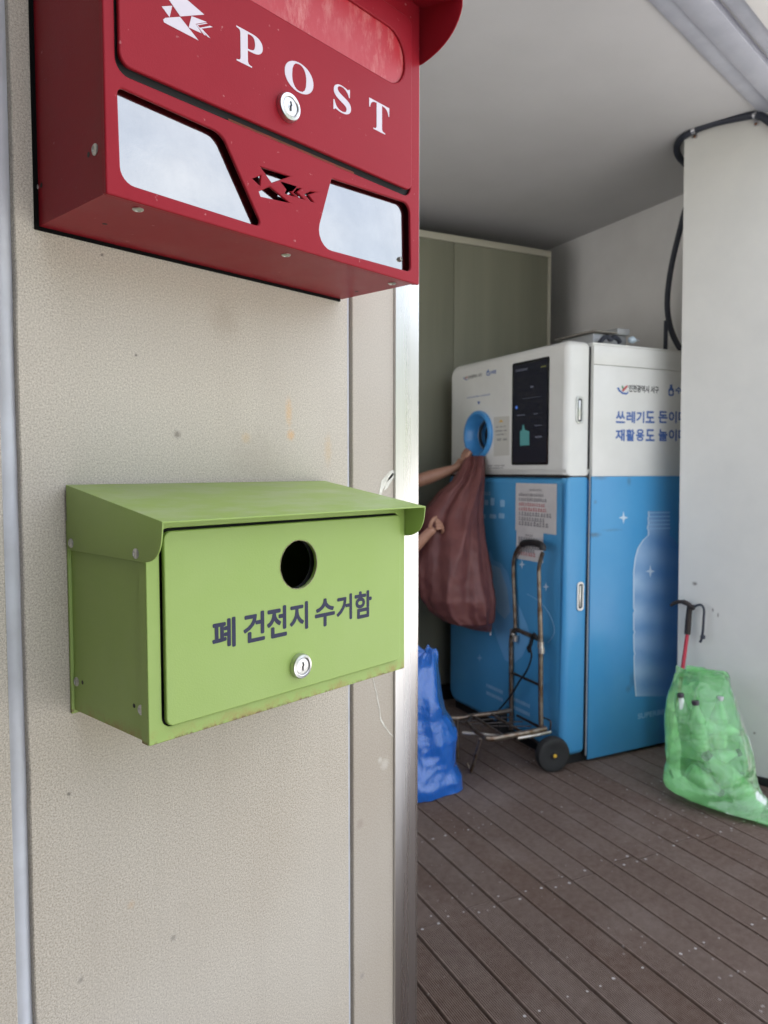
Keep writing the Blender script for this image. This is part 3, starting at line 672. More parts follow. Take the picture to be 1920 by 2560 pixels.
XB = 0.0
# front shell: rounded outline in the (Y,z) plane, lying along X
SH = frame(W(-.0065, 0, 0), V1, Z, V2)              # (Y, z, X)
def shellpart(z0, z1, rad, holes=()):
    return MB().fill([rpoly([(0, z0), (YL, z0), (YL, z1), (0, z1)], rad, 8)] + list(holes), MFX + .0065, 0, SH, .030, bseg=4)
ra, rbz = fpt(1198, 1087); RRAD = .124
RX = frame(W(MFX, -ra, rbz), -V1, Z, -V2)
up_ = shellpart(SPL + .002, TOP, [.004, .004, .065, .03], [circ(-ra, rbz, .090, 56)])
put('upper_cover', up_, 'mwhite', rm, smooth=35)
put('lower_cover', shellpart(.045, SPL - .003, [.03, .075, .004, .004]), 'mblue', rm, smooth=35)
put('cover_seam', MB().box((MFX + .004, .003, SPL - .006), (-.010, YL - .004, SPL + .005), AL), 'black', rm, smooth=0)
ring = put('inlet_ring', MB().lathe([(RRAD - .0035, -.006), (RRAD, 0), (RRAD, .012), (RRAD - .006, .020), (RRAD - .018, .021), (.086, -.012), (.078, -.05), (.074, -.052), (.074, -.10)], RX, 56, 0, False), 'ringblue', rm, smooth=40)
put('inlet_collar', MB().lathe([(.0775, -.049), (.0775, -.043), (.070, -.043), (.070, -.06)], RX, 48, 0, False), 'chrome', ring, smooth=40)
put('inlet_flap', MB().lathe([(.0735, -.085), (0, -.083)], RX, 40).box((-.003, -.07, -.083), (.003, .07, -.078), RX), 'black', ring, smooth=30)
# rear cabinet and its side sheets
cab = MB().box((.0, .006, .03), (.66, YL, TOP - .004), AL, .004)
put('cabinet', cab, 'mwhite', rm, smooth=30)
put('plinth', MB().box((-.11, .03, .0), (.64, YL - .03, .06), AL), 'black', rm, smooth=0)
TS = spt(1461, 909)[1]
put('side_sheet', MB().box((.0015, -.004, TS + .0015), (.66, .0055, TOP - .012), AL, .002), 'mwhite', rm, smooth=30)
put('side_sheet', MB().box((.0015, -.004, SPL + .0005), (.66, .0055, TS - .0015), AL, .001), 'mwhite', rm, smooth=30)
put('side_sheet', MB().box((.0015, -.004, .018), (.66, .0055, SPL - .0005), AL, .001), 'mblue', rm, smooth=30)
put('top_cap', MB().box((.0, .001, TOP - .011), (.66, YL, TOP), AL, .005), 'mwhite', rm, smooth=30)
put('door_gap', MB().box((-.006, .012, .03), (.001, YL - .01, TOP - .02), AL), 'black', rm, smooth=0)
# recessed handles on the shell's side
for (u0, v0, u1, v1_) in ((1438, 990, 1455, 1060), (1440, 1455, 1456, 1526)):
    a = spt(u0, v0); b = spt(u1, v1_); x0, x1, z0, z1 = a[0] + .004, b[0] + .004, b[1], a[1]
    x0 = max(x0, -.102); x1 = min(x1, -.036)
    h = put('handle', MB().fill([rrect(x0, z0, x1, z1, .016), rrect(x0 + .008, z0 + .010, x1 - .008, z1 - .010, .010)], -.001, .006, SIDE, .0015), 'chrome', rm, smooth=30)
    put('handle_recess', MB().box((x0 + .007, z0 + .009, .0005), (x1 - .007, z1 - .009, .0012), SIDE), 'inkgrey', h, smooth=0)
    put('handle_bar', MB().box((x0 + .013, z0 + .018, .0012), (x1 - .013, z1 - .018, .0052), SIDE, .002), 'chrome', h, smooth=30)
# ---- screen
s0 = fpt(1279.5, 1163); s1 = fpt(1374.5, 890)
scr = put('screen', MB().fill([rrect(s0[0], s0[1], s1[0], s1[1], .010)], -.004, .0025, FRONT, .001), 'screen', rm, smooth=30)
def bars(mb, u0, v0, u1, v1_, map_, z, mx, rows_=1, fill_=.6, jig=.0, gaps=True):
    """unreadable small print: rows of tiny separate blocks as the blurred lines show"""
    a = map_(u0, v1_); b = map_(u1, v0); x0, x1, y0, y1 = a[0], b[0], a[1], b[1]; hh = (y1 - y0) / rows_
    for r in range(rows_):
        yy = y0 + r * hh; x = x0 + rng.uniform(0, jig) * (x1 - x0); xe = x1 - rng.uniform(0, jig) * (x1 - x0); cw = hh * fill_
        while x < xe - cw * .3:
            ww = min(cw * rng.uniform(.6, .95), xe - x)
            if not gaps or rng.random() > .12:
                hb = hh * fill_ * rng.uniform(.8, 1)
                mb.add([(x, yy, z), (x + ww, yy, z), (x + ww, yy + hb * .35, z), (x, yy + hb * .35, z)], [(0, 1, 2, 3)], mx)
                mb.add([(x + ww * .1, yy + hb * .5, z), (x + ww * .9, yy + hb * .5, z), (x + ww * .8, yy + hb, z), (x + ww * .2, yy + hb, z)], [(0, 1, 2, 3)], mx)
            x += cw * 1.08
    return mb
def f4(x, y): return fpt(1040 + x / 3.77, 800 + y / 3.77)
ZS = .0029
dsp = MB().fill([rrect(s0[0] + .012, s0[1] + .012, s1[0] - .012, s1[1] - .012, .004)], ZS - .0003, ZS, FRONT)
put('display', dsp, 'scr_navy', scr, smooth=0)
m_ = lambda x, y: fpt(x, y)
tb = MB()
for (a, b, c, d, n_) in [(945, 445, 1055, 490, 2), (1010, 715, 1180, 745, 1), (960, 880, 1030, 905, 1), (1115, 870, 1150, 890, 1), (1125, 980, 1185, 1000, 1), (1130, 1080, 1190, 1110, 1), (1085, 600, 1110, 640, 1)]:
    put('display_text', bars(MB(), 1040 + a / 3.77, 800 + b / 3.77, 1040 + c / 3.77, 800 + d / 3.77, fpt, ZS + .0002, FRONT, n_, .6, 0, False), 'scr_txt', scr, smooth=0)
put('display_text', bars(MB(), 1040 + 1180 / 3.77, 800 + 425 / 3.77, 1040 + 1235 / 3.77, 800 + 445 / 3.77, fpt, ZS + .0002, FRONT, 1), 'scr_olive', scr, smooth=0)
jug = [(985, 1185), (985, 1050), (1005, 1035), (1010, 990), (1022, 990), (1030, 1035), (1072, 1050), (1072, 1180)]
put('display_jug', MB().fill([[f4(*p) for p in jug]], ZS, ZS + .0003, FRONT), 'scr_teal', scr, smooth=0)
put('display_dot', MB().fill([circ(*f4(952, 825), .008, 20)], ZS, ZS + .0003, FRONT), 'scr_blue', scr, smooth=0)
# ---- front print
ZP = .0006
def emblem(parent, map_, u, v, s, mx, z0=0):
    """small municipal emblem: red stroke, green stroke, blue swoosh"""
    def P(x, y): return map_(u + x * s, v + y * s)
    put('emblem_red', MB().fill([[P(*q) for q in ((-6, 8), (16, -16), (24, -18), (22, -8), (4, 12), (-2, 14))]], z0, z0 + ZP, mx), 'inkred', parent, smooth=0)
    put('emblem_green', MB().fill([[P(*q) for q in ((-8, -14), (-2, -16), (4, -4), (-2, 2))]], z0, z0 + ZP + .0002, mx), 'inkgreen', parent, smooth=0)
    put('emblem_blue', MB().fill([[P(*q) for q in ((-30, -4), (-22, -8), (-14, 6), (0, 18), (20, 20), (26, 10), (26, 22), (16, 30), (-4, 26), (-22, 12))]], z0, z0 + ZP + .0001, mx), 'deepblue', parent, smooth=0)
emblem(rm, fpt, 1040 + 468 / 3.77, 800 + 545 / 3.77, .20, FRONT)
def tq(map_, u0, v0, u1, v1_):
    a = map_(u0, (v0 + v1_) / 2); b = map_(u1, (v0 + v1_) / 2); um = (u0 + u1) / 2
    return (a[0], map_(um, v1_)[1], b[0], map_(um, v0)[1])
put('city_name', MB().text('인천광역시 서구', tq(fpt, 1040 + 490 / 3.77, 800 + 512 / 3.77, 1040 + 622 / 3.77, 800 + 545 / 3.77), 0, ZP, FRONT, 0, 0, .05), 'inkdark', rm, smooth=0)
def bottle_logo(map_, u, v, s, mx):
    P = lambda x, y: map_(u + x * s, v + y * s)
    return MB().fill([[P(*q) for q in ((-3, -14), (3, -14), (3, -8), (8, -2), (8, 12), (5, 15), (-5, 15), (-8, 12), (-8, -2), (-3, -8))], [P(*q) for q in ((-4, 0), (4, 0), (4, 10), (-4, 10))]], 0, ZP, mx)
put('bottle_logo', bottle_logo(fpt, 1040 + 680 / 3.77, 800 + 495 / 3.77, .52, FRONT), 'deepblue', rm, smooth=0)
put('maker_name', MB().text('수퍼빈', tq(fpt, 1040 + 700 / 3.77, 800 + 472 / 3.77, 1040 + 755 / 3.77, 800 + 512 / 3.77), 0, ZP, FRONT, 0, 0, .06), 'deepblue', rm, smooth=0)
put('inlet_heading', bars(MB(), 1040 + 482 / 3.77, 800 + 690 / 3.77, 1040 + 702 / 3.77, 800 + 740 / 3.77, fpt, ZP, FRONT, 1, .85), 'deepblue', rm, smooth=0)
put('arrow_mark', MB().fill([[f4(578, 768), f4(606, 766), f4(592, 800)]], 0, ZP, FRONT), 'deepblue', rm, smooth=0)
nt_ = put('caution_sticker', MB().fill([[f4(733, 915), f4(880, 905), f4(880, 1275), f4(733, 1285)]], 0, .0005, FRONT), 'sticker', rm, smooth=0)
put('caution_mark', MB().fill([[f4(780, 965), f4(803, 938), f4(824, 960)]], .0005, .0009, FRONT), 'inkyel', nt_, smooth=0)
for (y, h, x0, x1) in [(990, 26, 755, 850), (1025, 30, 752, 858), (1062, 26, 758, 850), (1105, 34, 752, 860)]: put('caution_line', bars(MB(), 1040 + x0 / 3.77, 800 + y / 3.77, 1040 + x1 / 3.77, 800 + (y + h) / 3.77, fpt, .0009, FRONT, 1, .8), 'inkgrey', nt_, smooth=0)
put('small_print', bars(MB(), 1040 + 660 / 3.77, 800 + 1355 / 3.77, 1040 + 840 / 3.77, 800 + 1400 / 3.77, fpt, ZP, FRONT, 2, .55, .2), 'inkgrey', rm, smooth=0)
# taped notices
def notice(u0, v0, u1, v1_, z, lines, red):
    a = fpt(u0, v1_); b = fpt(u1, v0); x0, x1, y0, y1 = a[0], b[0], a[1], b[1]
    n = 8; mb = MB(); vs = [(x0 + (x1 - x0) * i / n, y0 + (y1 - y0) * j / n, z + .0015 * noise.noise((i * .5, j * .5, x0 * 9)) + .0008) for j in range(n + 1) for i in range(n + 1)]
    mb.add(vs, [(j * (n + 1) + i, j * (n + 1) + i + 1, (j + 1) * (n + 1) + i + 1, (j + 1) * (n + 1) + i) for j in range(n) for i in range(n)], FRONT)
    o = put('taped_notice', mb, 'paper', rm, 'pale sheet of print taped on the blue front')
    t1 = MB(); t2 = MB(); hh = (v1_ - v0) / (lines + 1.5)
    for i in range(lines):
        v = v0 + hh * (i + .9); mbx = MB()
        ind = .35 if i == 0 else .09
        bars(mbx, u0 + (u1 - u0) * ind, v, u1 - (u1 - u0) * (ind if i == 0 else rng.uniform(.1, .3)), v + hh * .5, fpt, z + .0028, FRONT, 1, .8, 0, False)
        put('notice_line', mbx, 'inkredfaint' if i in red else 'inkfaint', o, smooth=0)
notice(1289, 1210, 1393, 1325, .0006, 8, (3, 4))
notice(1291, 1327, 1359, 1396, .0003, 6, (5,))
# faded white print on the blue front: icons, ghost bottle, sparkles, maker lines
put('faded_print', bars(MB(), 1200, 1227, 1228, 1237, fpt, ZP, FRONT, 1, .8, 0, False), 'palemid', rm, smooth=0)
for (x, y, w_, h_) in [(1216, 1256, 9, 14), (1231, 1254, 9, 20), (1256, 1258, 11, 18), (1207, 1290, 14, 12), (1232, 1290, 16, 11), (1254, 1289, 14, 13)]:
    a = fpt(x - w_ / 2, y); b = fpt(x + w_ / 2, y); put('faded_icon', MB().fill([rrect(a[0], a[1] - h_ / 2 / 520, b[0], a[1] + h_ / 2 / 520, .006)], 0, ZP, FRONT), 'palemid', rm, smooth=0)
for u, v, u2 in ((1216, 1722, 1258), (1216, 1741, 1258), (1284, 1757, 1326), (1284, 1778, 1326)):
    a = fpt(u, v + 8); b = fpt(u2, v); hh = .017; n_ = 9; mb = MB()
    for i_ in range(n_):
        xa = a[0] + (b[0] - a[0]) * i_ / n_; xb = a[0] + (b[0] - a[0]) * (i_ + rng.uniform(.6, .85)) / n_; yy = (a[1] + b[1]) / 2
        mb.add([(xa, yy, ZP), (xb, yy, ZP), (xb, yy + hh, ZP), (xa, yy + hh, ZP)], [(0, 1, 2, 3)], FRONT)
    put('faded_print', mb, 'palemid', rm, smooth=0)
def star(map_, u, v, ru, rv, mx, mat):
    P = []
    for k in range(8):
        a = k * math.pi / 4; r = 1 if k % 2 == 0 else .30; P.append(map_(u + math.sin(a) * ru * r, v - math.cos(a) * rv * r))
    put('sparkle', MB().fill([P], 0, ZP, mx), mat, rm, smooth=0)
star(fpt, 1305, 1411, 8, 11, FRONT, 'palewhite'); star(fpt, 1365, 1467, 8, 11, FRONT, 'palewhite'); star(fpt, 1199, 1645, 7, 9, FRONT, 'palemid')
gh = [(1219, 1385), (1226, 1377), (1233, 1400), (1252, 1408), (1268, 1430), (1285, 1490), (1300, 1520), (1318, 1562), (1326, 1592), (1306, 1640), (1282, 1660), (1262, 1650), (1240, 1590), (1222, 1540), (1205, 1480), (1208, 1420)]
put('ghost_bottle', MB().fill([[fpt(*p) for p in gh]], 0, ZP - .0002, FRONT), 'palefaint', rm, smooth=0)
gh2 = [(1227, 1410), (1250, 1420), (1268, 1470), (1276, 1530), (1262, 1548), (1244, 1530), (1228, 1470)]
put('ghost_bottle_shine', MB().fill([[fpt(*p) for p in gh2]], 0, ZP, FRONT), 'palemid', rm, smooth=0)
arc = spl([Vector((*fpt(u, v), .0006)) for u, v in [(1318, 1485), (1350, 1505), (1376, 1540), (1386, 1580), (1370, 1607)]])
put('orbit_line', MB().tube([FRONT @ p for p in arc], .0012, 6), 'palemid', rm)
# ---- side print
emblem(rm, spt, 1440 + 400 / 3.456, 800 + 595 / 3.456, .50, SIDE, .004)
put('city_name', MB().text('인천광역시 서구', tq(spt, 1570, 964, 1645, 982), .004, .0046, SIDE, 0, 0, .06), 'inkdark', rm, smooth=0)
put('bottle_logo', MB().fill([[spt(1676 + x * .95, 977 + y * .95) for x, y in ((-3, -16), (3, -16), (3, -9), (7, -2), (7, 10), (4, 14), (-4, 14), (-7, 10), (-7, -2), (-3, -9))], [spt(1676 + x, 977 + y) for x, y in ((-3.5, 0), (3.5, 0), (3.5, 9), (-3.5, 9))]], .004, .0046, SIDE), 'deepblue', rm, smooth=0)
put('maker_name', MB().text('수퍼빈', tq(spt, 1686, 968, 1738, 986), .004, .0046, SIDE, 0, 0, .07), 'deepblue', rm, smooth=0)
def slogan(v0, v1_, words):
    mb = MB()
    for s_, u0, u1 in words:
        q = tq(spt, u0, v0, u1, v1_); mb.text(s_, q, .004, .0046, SIDE, 0, 0, .075)
        put('slogan_syllable', mb, 'deepblue', rm, smooth=0); mb = MB()
slogan(1028, 1058, [('쓰', 1538, 1561), ('레', 1564, 1586), ('기', 1589, 1609), ('도', 1612, 1635), ('돈', 1644, 1667), ('이', 1670, 1690), ('다', 1694, 1716)])
slogan(1073, 1103, [('재', 1537, 1560), ('활', 1563, 1585), ('용', 1588, 1609), ('도', 1612, 1635), ('놀', 1644, 1667), ('이', 1670, 1690), ('다', 1694, 1716)])
put('maker_print', MB().text('SUPERBIN', tq(spt, 1593, 1777, 1666, 1790), .004, .0046, SIDE, 0, 0, .06), 'palemid', rm, smooth=0)
def side_star(u, v): 
    P = []
    for k in range(8):
        a = k * math.pi / 4; r = 1 if k % 2 == 0 else .30; P.append(spt(u + math.sin(a) * 12 * r, v - math.cos(a) * 16 * r))
    put('sparkle', MB().fill([P], .004, .0048, SIDE), 'palewhite', rm, smooth=0)
side_star(1557, 1294); side_star(1624, 1428)
# printed bottle: the pale left half fades into the blue, as printed
def bottle_print():
    m, nt, b = NT('printed_bottle'); g_ = nd(nt, 'ShaderNodeNewGeometry')
    d = nd(nt, 'ShaderNodeVectorMath', operation='DOT_PRODUCT'); d.inputs[1].default_value = tuple(V2); nt.links.new(g_.outputs['Position'], d.inputs[0])
    a0 = C0.dot(V2); x = mth(nt, 'SUBTRACT', d.outputs['Value'], a0)
    s = nd(nt, 'ShaderNodeSeparateXYZ'); nt.links.new(g_.outputs['Position'], s.inputs[0])
    r = nd(nt, 'ShaderNodeMapRange'); r.inputs[1].default_value = .25; r.inputs[2].default_value = .50; r.inputs[3].default_value = .75; r.inputs[4].default_value = .12; nt.links.new(x, r.inputs[0])
    wv = mth(nt, 'MULTIPLY', mth(nt, 'ADD', mth(nt, 'SINE', mth(nt, 'ADD', mth(nt, 'MULTIPLY', s.outputs[2], 46), mth(nt, 'MULTIPLY', x, 8))), 1), .22)
    n = nz(nt, objco(nt, (1, 1, 2)), 7, 3, .5)
    f = mth(nt, 'MULTIPLY', r.outputs[0], mth(nt, 'ADD', mth(nt, 'ADD', .42, wv), mth(nt, 'MULTIPLY', n, .2)))
    nt.links.new(mixc(nt, f, (.06, .22, .50), (.50, .66, .80)), b.inputs['Base Color']); b.inputs['Roughness'].default_value = .35; return m
MAT['bottleprint'] = bottle_print()
lp = []; rp = []
cx = 1645
for (v, hw) in [(1278, 27), (1292, 26), (1294, 28), (1310, 27), (1316, 29), (1321, 30), (1326, 27), (1338, 27), (1350, 40), (1370, 53), (1395, 60), (1430, 64), (1520, 64), (1526, 61), (1532, 64), (1574, 64), (1580, 61), (1586, 64), (1628, 63), (1634, 61), (1640, 63), (1690, 62), (1740, 58)]:
    lp.append(spt(cx - hw, v)); rp.append(spt(cx + hw, v + 0))
put('printed_bottle', MB().fill([lp + rp[::-1]], .004, .0045, SIDE), 'bottleprint', rm, smooth=0)
eg = MB()
for i_ in range(len(lp) - 1):
    (x0_, y0_), (x1_, y1_) = lp[i_], lp[i_ + 1]
    eg.add([(x0_, y0_, .0049), (x0_ + .007, y0_, .0049), (x1_ + .007, y1_, .0049), (x1_, y1_, .0049)], [(0, 1, 2, 3)], SIDE)
put('bottle_outline', eg, 'palewhite', rm, smooth=0)
th_ = MB()
for v in (1283, 1293, 1303, 1313, 1323):
    a = spt(cx - 28, v); b = spt(cx + 28, v); th_.add([(a[0], a[1], .0049), (b[0], a[1] - .003, .0049), (b[0], a[1] + .003, .0049), (a[0], a[1] + .005, .0049)], [(0, 1, 2, 3)], SIDE)
put('bottle_thread_lines', th_, 'palemid', rm, smooth=0)

# ================================================================== THINGS ON TOP OF THE MACHINE
MAT['card'] = pm('grey_card', (.20, .18, .155), .8, c2=(.26, .24, .21), sc=20); MAT['tin'] = pm('pale_tin', (.42, .43, .44), .45, .3); MAT['cable'] = pm('cable_black', (.022, .026, .040), .5)
def topat(u, v, x): return on(u, v, W(x, 0, 0), V2)
def Lc(p): d = p - C0; return (d.dot(V2), d.dot(V1), p.z)
bx = Lc(on(1483, 850, W(0, .14, 0), V1))[0]; bx2 = Lc(on(1571, 850, W(0, .14, 0), V1))[0]; by2 = Lc(on(1404, 850, W(bx, 0, 0), V2))[1]; bz = Lc(on(1500, 834, W(0, .14, 0), V1))[2]; bzt = Lc(on(1500, 816, W(0, .14, 0), V1))[2]
put('cardboard_sheet', MB().box((bx - .02, .12, bz + .004), (bx + .13, by2 + .03, bz + .010), AL, .001), 'card', label='grey brown card sheet lying over the left of the control box', cat='card', smooth=30)
tb = thing('control_box', 'pale metal control box lying on top of the recycling machine', 'control box', W(bx, .2, TOP), ALC)
put('case', MB().box((bx, .14, TOP + .001), (bx2 - .012, by2, bz), AL, .006), 'tin', tb, smooth=30)
put('cover', MB().box((bx + .14, .13, bz + .003), (bx2, by2 - .02, max(bzt, bz + .02)), AL, .004), 'tin', tb, smooth=30)
def topx(u, v, y=.09): return on(u, v, W(0, y, 0), V1)
kn = MB()
kn.tube(spl([topx(1500, 857), topx(1508, 846), topx(1518, 842), topx(1526, 849), topx(1534, 843), topx(1545, 848), topx(1550, 857)]), .011, 8)
put('coiled_wire', kn, 'cable', label='tangle of dark wire in front of the control box', cat='wire')
kb = thing('light_bulb', 'small clear bulb lying at the end of the control box', 'bulb', W(.47, .08, TOP), ALC)
bp = topx(1580, 850)
put('globe', MB().lathe([(.0, -.02), (.010, -.017), (.016, -.006), (.016, .006), (.010, .018), (.006, .024)], frame(bp, V1, Z, V2), 20), 'palewhite', kb)
put('cap', MB().lathe([(.006, .024), (.007, .026), (.007, .040), (.003, .043)], frame(bp, V1, Z, V2), 16), 'tin', kb)
br = thing('wall_bracket', 'dark upright bracket standing on the machine beside the hanging cable', 'bracket', W(.60, .1, TOP), ALC)
pA = on(1663, 868, W(.50, 0, 0), V2); pB = on(1663, 801, W(.50, 0, 0), V2); lA, lB = Lc(pA), Lc(pB)
put('upright', MB().box((.50, lA[1] - .010, TOP + .004), (.506, lA[1] + .012, lB[2]), AL, .001), 'cable', br, smooth=30)
put('foot', MB().box((.49, lA[1] - .010, TOP + .0005), (.56, lA[1] + .012, TOP + .0038), AL, .001), 'cable', br, smooth=30)
# ---- black cable along the pillar head and down behind it
cp = [onx(u, v, 3.335) for u, v in [(1960, 330), (1925, 305), (1905, 292), (1885, 288), (1840, 296), (1790, 307), (1745, 322)]]
cp += [onx(1714, 338, 3.35), onx(1697, 354, 3.39), onx(1692, 374, 3.43), onx(1699, 394, 3.48), onx(1716, 412, 3.55)]
pd = [on(u, v, W(WX - .12, 0, 0), V2) for u, v in [(1740, 480), (1715, 520), (1700, 575), (1684, 640), (1673, 700), (1668, 760), (1674, 810), (1688, 850), (1712, 885), (1745, 900)]]
put('cable', MB().tube(spl(cp, 8), .0148, 12).tube(spl(pd, 8), .0148, 12), 'cable', label='thick black cable clipped along the top of the pillar and drooping behind it', cat='cable')
MAT['clip'] = pm('zinc_clip', (.5, .5, .52), .35, .8)
for (u, v, us, vs_) in [(1734, 326, 1738, 343), (1888, 288, 1891, 311)]:
    c = thing('cable_clip', 'small zinc clip holding the cable near the pillar corner' if u < 1800 else 'small zinc clip holding the cable at the outer end of the pillar', 'clip', tuple(onx(u, v, 3.36)))
    a = onx(u, v, 3.335); b = onx(us, vs_, 3.359)
    put('strap', MB().lathe([(.0135, -.008), (.0148, -.008), (.0148, .008), (.0135, .008), (.0135, -.008)], frame(a, Vector((1, 0, 0)), Z, Vector((0, 1, 0))), 20).box((3.352, b.y - .008, b.z - .006), (3.3615, b.y + .008, a.z - .01)), 'clip', c)
    mb = MB(); rivet(mb, (3.352, b.y, b.z), (-1, 0, 0), .006, .004); put('screw', mb, 'rustedge', c)

# ================================================================== BAGS
FH = Vector((FW.x, FW.y, 0)).normalized()
def interp(rows, n):
    """rows of (v, left, right, depth, thickness) -> n smooth rows"""
    out = []; v0, v1_ = rows[0][0], rows[-1][0]
    for i in range(n):
        v = v0 + (v1_ - v0) * i / (n - 1)
        for a, b in zip(rows, rows[1:]):
            if a[0] <= v <= b[0] + 1e-6:
                t = (v - a[0]) / max(b[0] - a[0], 1e-6); s = t * t * (3 - 2 * t) * .35 + t * .65
                out.append([v] + [a[k] + (b[k] - a[k]) * s for k in range(1, 5)]); break
    return out
def sack(rows, n, m, disp, floor=None, power=1.0, zmin=None, top=0):
    """closed soft sack; each row gives its edges; disp(phi, t, p) moves the skin in or out (fraction of the radius)"""
    R_ = interp(rows, n); vs = []; fs = []
    for i, (v, l, r, dp, th) in enumerate(R_):
        c = atd((l + r) / 2, v, dp); hw = (r - l) / 2 * dp / FPX
        for k in range(m):
            ph = 2 * math.pi * k / m; cx_, sx_ = math.cos(ph), math.sin(ph)
            cx_ = math.copysign(abs(cx_) ** power, cx_); sx_ = math.copysign(abs(sx_) ** power, sx_)
            p = c + RT * cx_ * hw + FH * sx_ * th
            d = disp(ph, i / (n - 1), p); q = c + RT * cx_ * (hw * (1 + d * .35)) + FH * sx_ * (th * (1 + d)) 
            q += (RT * cx_ + FH * sx_) * d * .012
            if top and i < n * .09: q.z += top * (1 - i / (n * .09)) * (noise.noise((cx_ * 1.7, sx_ * 1.7, 4.4)) + .5 * noise.noise((cx_ * 5, sx_ * 5, 1.4)))
            if zmin is not None and q.z < zmin: q.z = zmin
            vs.append(q)
    for i in range(n - 1):
        for k in range(m): fs.append((i * m + k, (i + 1) * m + k, (i + 1) * m + (k + 1) % m, i * m + (k + 1) % m))
    mb = MB(); base = len(vs)
    ct = sum((vs[k] for k in range(m)), Vector()) / m; cb = sum((vs[(n - 1) * m + k] for k in range(m)), Vector()) / m
    vs += [ct, cb]
    for k in range(m): fs.append((base, k, (k + 1) % m)); fs.append((base + 1, (n - 1) * m + (k + 1) % m, (n - 1) * m + k))
    return mb.add(vs, fs)
def ridged(p, s, seed): return 1 - 2 * abs(noise.noise((p.x * s + seed, p.y * s, p.z * s)))
# ---- maroon sack hanging from the inlet
MAT['maroon'] = pm('maroon_cloth', (.16, .058, .052), .48, c2=(.12, .042, .040), sc=14, bs=420, bstr=.15, spec=.35)
rows = [(1140, 1168, 1201, 3.80, .030), (1165, 1160, 1202, 3.78, .045), (1200, 1140, 1201, 3.76, .06), (1235, 1105, 1199, 3.74, .075), (1280, 1072, 1198, 3.72, .10), (1330, 1058, 1204, 3.70, .12), (1385, 1052, 1211, 3.68, .135),
        (1440, 1050, 1221, 3.67, .145), (1490, 1056, 1229, 3.66, .145), (1525, 1078, 1229, 3.66, .13), (1550, 1112, 1228, 3.66, .11), (1568, 1165, 1227, 3.66, .06), (1578, 1212, 1227, 3.66, .018)]
def dm_(ph, t, p):
    a = 1 - t; cx_, sx_ = math.cos(ph + .5 * t), math.sin(ph + .5 * t); f = 0
    for fr_, am, sd_ in ((1.1, .34, 3), (2.1, .22, 8), (4.5, .05, 5)):
        f += am * (1 - 2.4 * abs(noise.noise((cx_ * fr_, sx_ * fr_, t * .9 + sd_)))) 
    return f * (.55 + .75 * a) * (1 if t < .94 else .4) + .12 * noise.noise((p.x * 7, p.y * 7, p.z * 5)) + .05 * ridged(p, 17, 3) * t
ms = thing('maroon_sack', 'large maroon cloth sack held up to the blue ring inlet', 'sack', tuple(atd(1140, 1575, 3.67)))
put('cloth', sack(rows, 110, 150, dm_), 'maroon', ms, smooth=80)
tg = MB(); a = atd(1226, 1574, 3.65); tg.box((-.004, -.001, -.03), (.006, .001, 0), Matrix.Translation(a)); put('tag', tg, 'paper', ms, smooth=0)
# ---- blue sack on the deck
def film(name, c, tr, gl, rough=.22, thin=(1, 1, 1), bs=.8):
    m, nt, b = NT(name); nt.nodes.remove(b); out = nt.nodes['Material Output']
    t = nd(nt, 'ShaderNodeBsdfTransparent'); t.inputs[0].default_value = (*thin, 1)
    tl_ = nd(nt, 'ShaderNodeBsdfTranslucent'); tl_.inputs[0].default_value = (*c, 1)
    df = nd(nt, 'ShaderNodeBsdfDiffuse'); df.inputs[0].default_value = (*c, 1)
    gs = nd(nt, 'ShaderNodeBsdfGlossy'); gs.inputs[0].default_value = (1, 1, 1, 1); gs.inputs['Roughness'].default_value = rough
    m1 = nd(nt, 'ShaderNodeMixShader'); m1.inputs[0].default_value = .5; nt.links.new(df.outputs[0], m1.inputs[1]); nt.links.new(tl_.outputs[0], m1.inputs[2])
    m2 = nd(nt, 'ShaderNodeMixShader'); m2.inputs[0].default_value = tr; nt.links.new(m1.outputs[0], m2.inputs[1]); nt.links.new(t.outputs[0], m2.inputs[2])
    fr = nd(nt, 'ShaderNodeFresnel'); fr.inputs[0].default_value = 1.45; f2 = mth(nt, 'MULTIPLY', fr.outputs[0], gl)
    m3 = nd(nt, 'ShaderNodeMixShader'); nt.links.new(f2, m3.inputs[0]); nt.links.new(m2.outputs[0], m3.inputs[1]); nt.links.new(gs.outputs[0], m3.inputs[2])
    co = objco(nt); bp_ = nd(nt, 'ShaderNodeBump'); bp_.inputs['Strength'].default_value = bs; bp_.inputs['Distance'].default_value = .008
    cr = nd(nt, 'ShaderNodeTexNoise', noise_type='RIDGED_MULTIFRACTAL'); cr.inputs['Scale'].default_value = 13; cr.inputs['Detail'].default_value = 5; nt.links.new(objco(nt, (1, 1, .6)), cr.inputs['Vector'])
    h = mth(nt, 'ADD', mth(nt, 'MULTIPLY', cr.outputs[0], .8), nz(nt, objco(nt, (1, 1, .3)), 60, 3, .6, .2, .8)); nt.links.new(h, bp_.inputs['Height'])
    for s in (df, tl_, gs): nt.links.new(bp_.outputs[0], s.inputs['Normal'])
    nt.links.new(m3.outputs[0], out.inputs[0]); return m
MAT['bluefilm'] = film('blue_plastic_film', (.025, .25, .88), .12, 2.2, .22, (.3, .6, 1), .35)
MAT['greenfilm'] = film('green_plastic_film', (.26, .82, .28), .68, 2.2, .18, (.66, .98, .64))
def onfloor_depth(u, v): return (onz(u, v) - CAM).dot(FW)
DB = 3.17
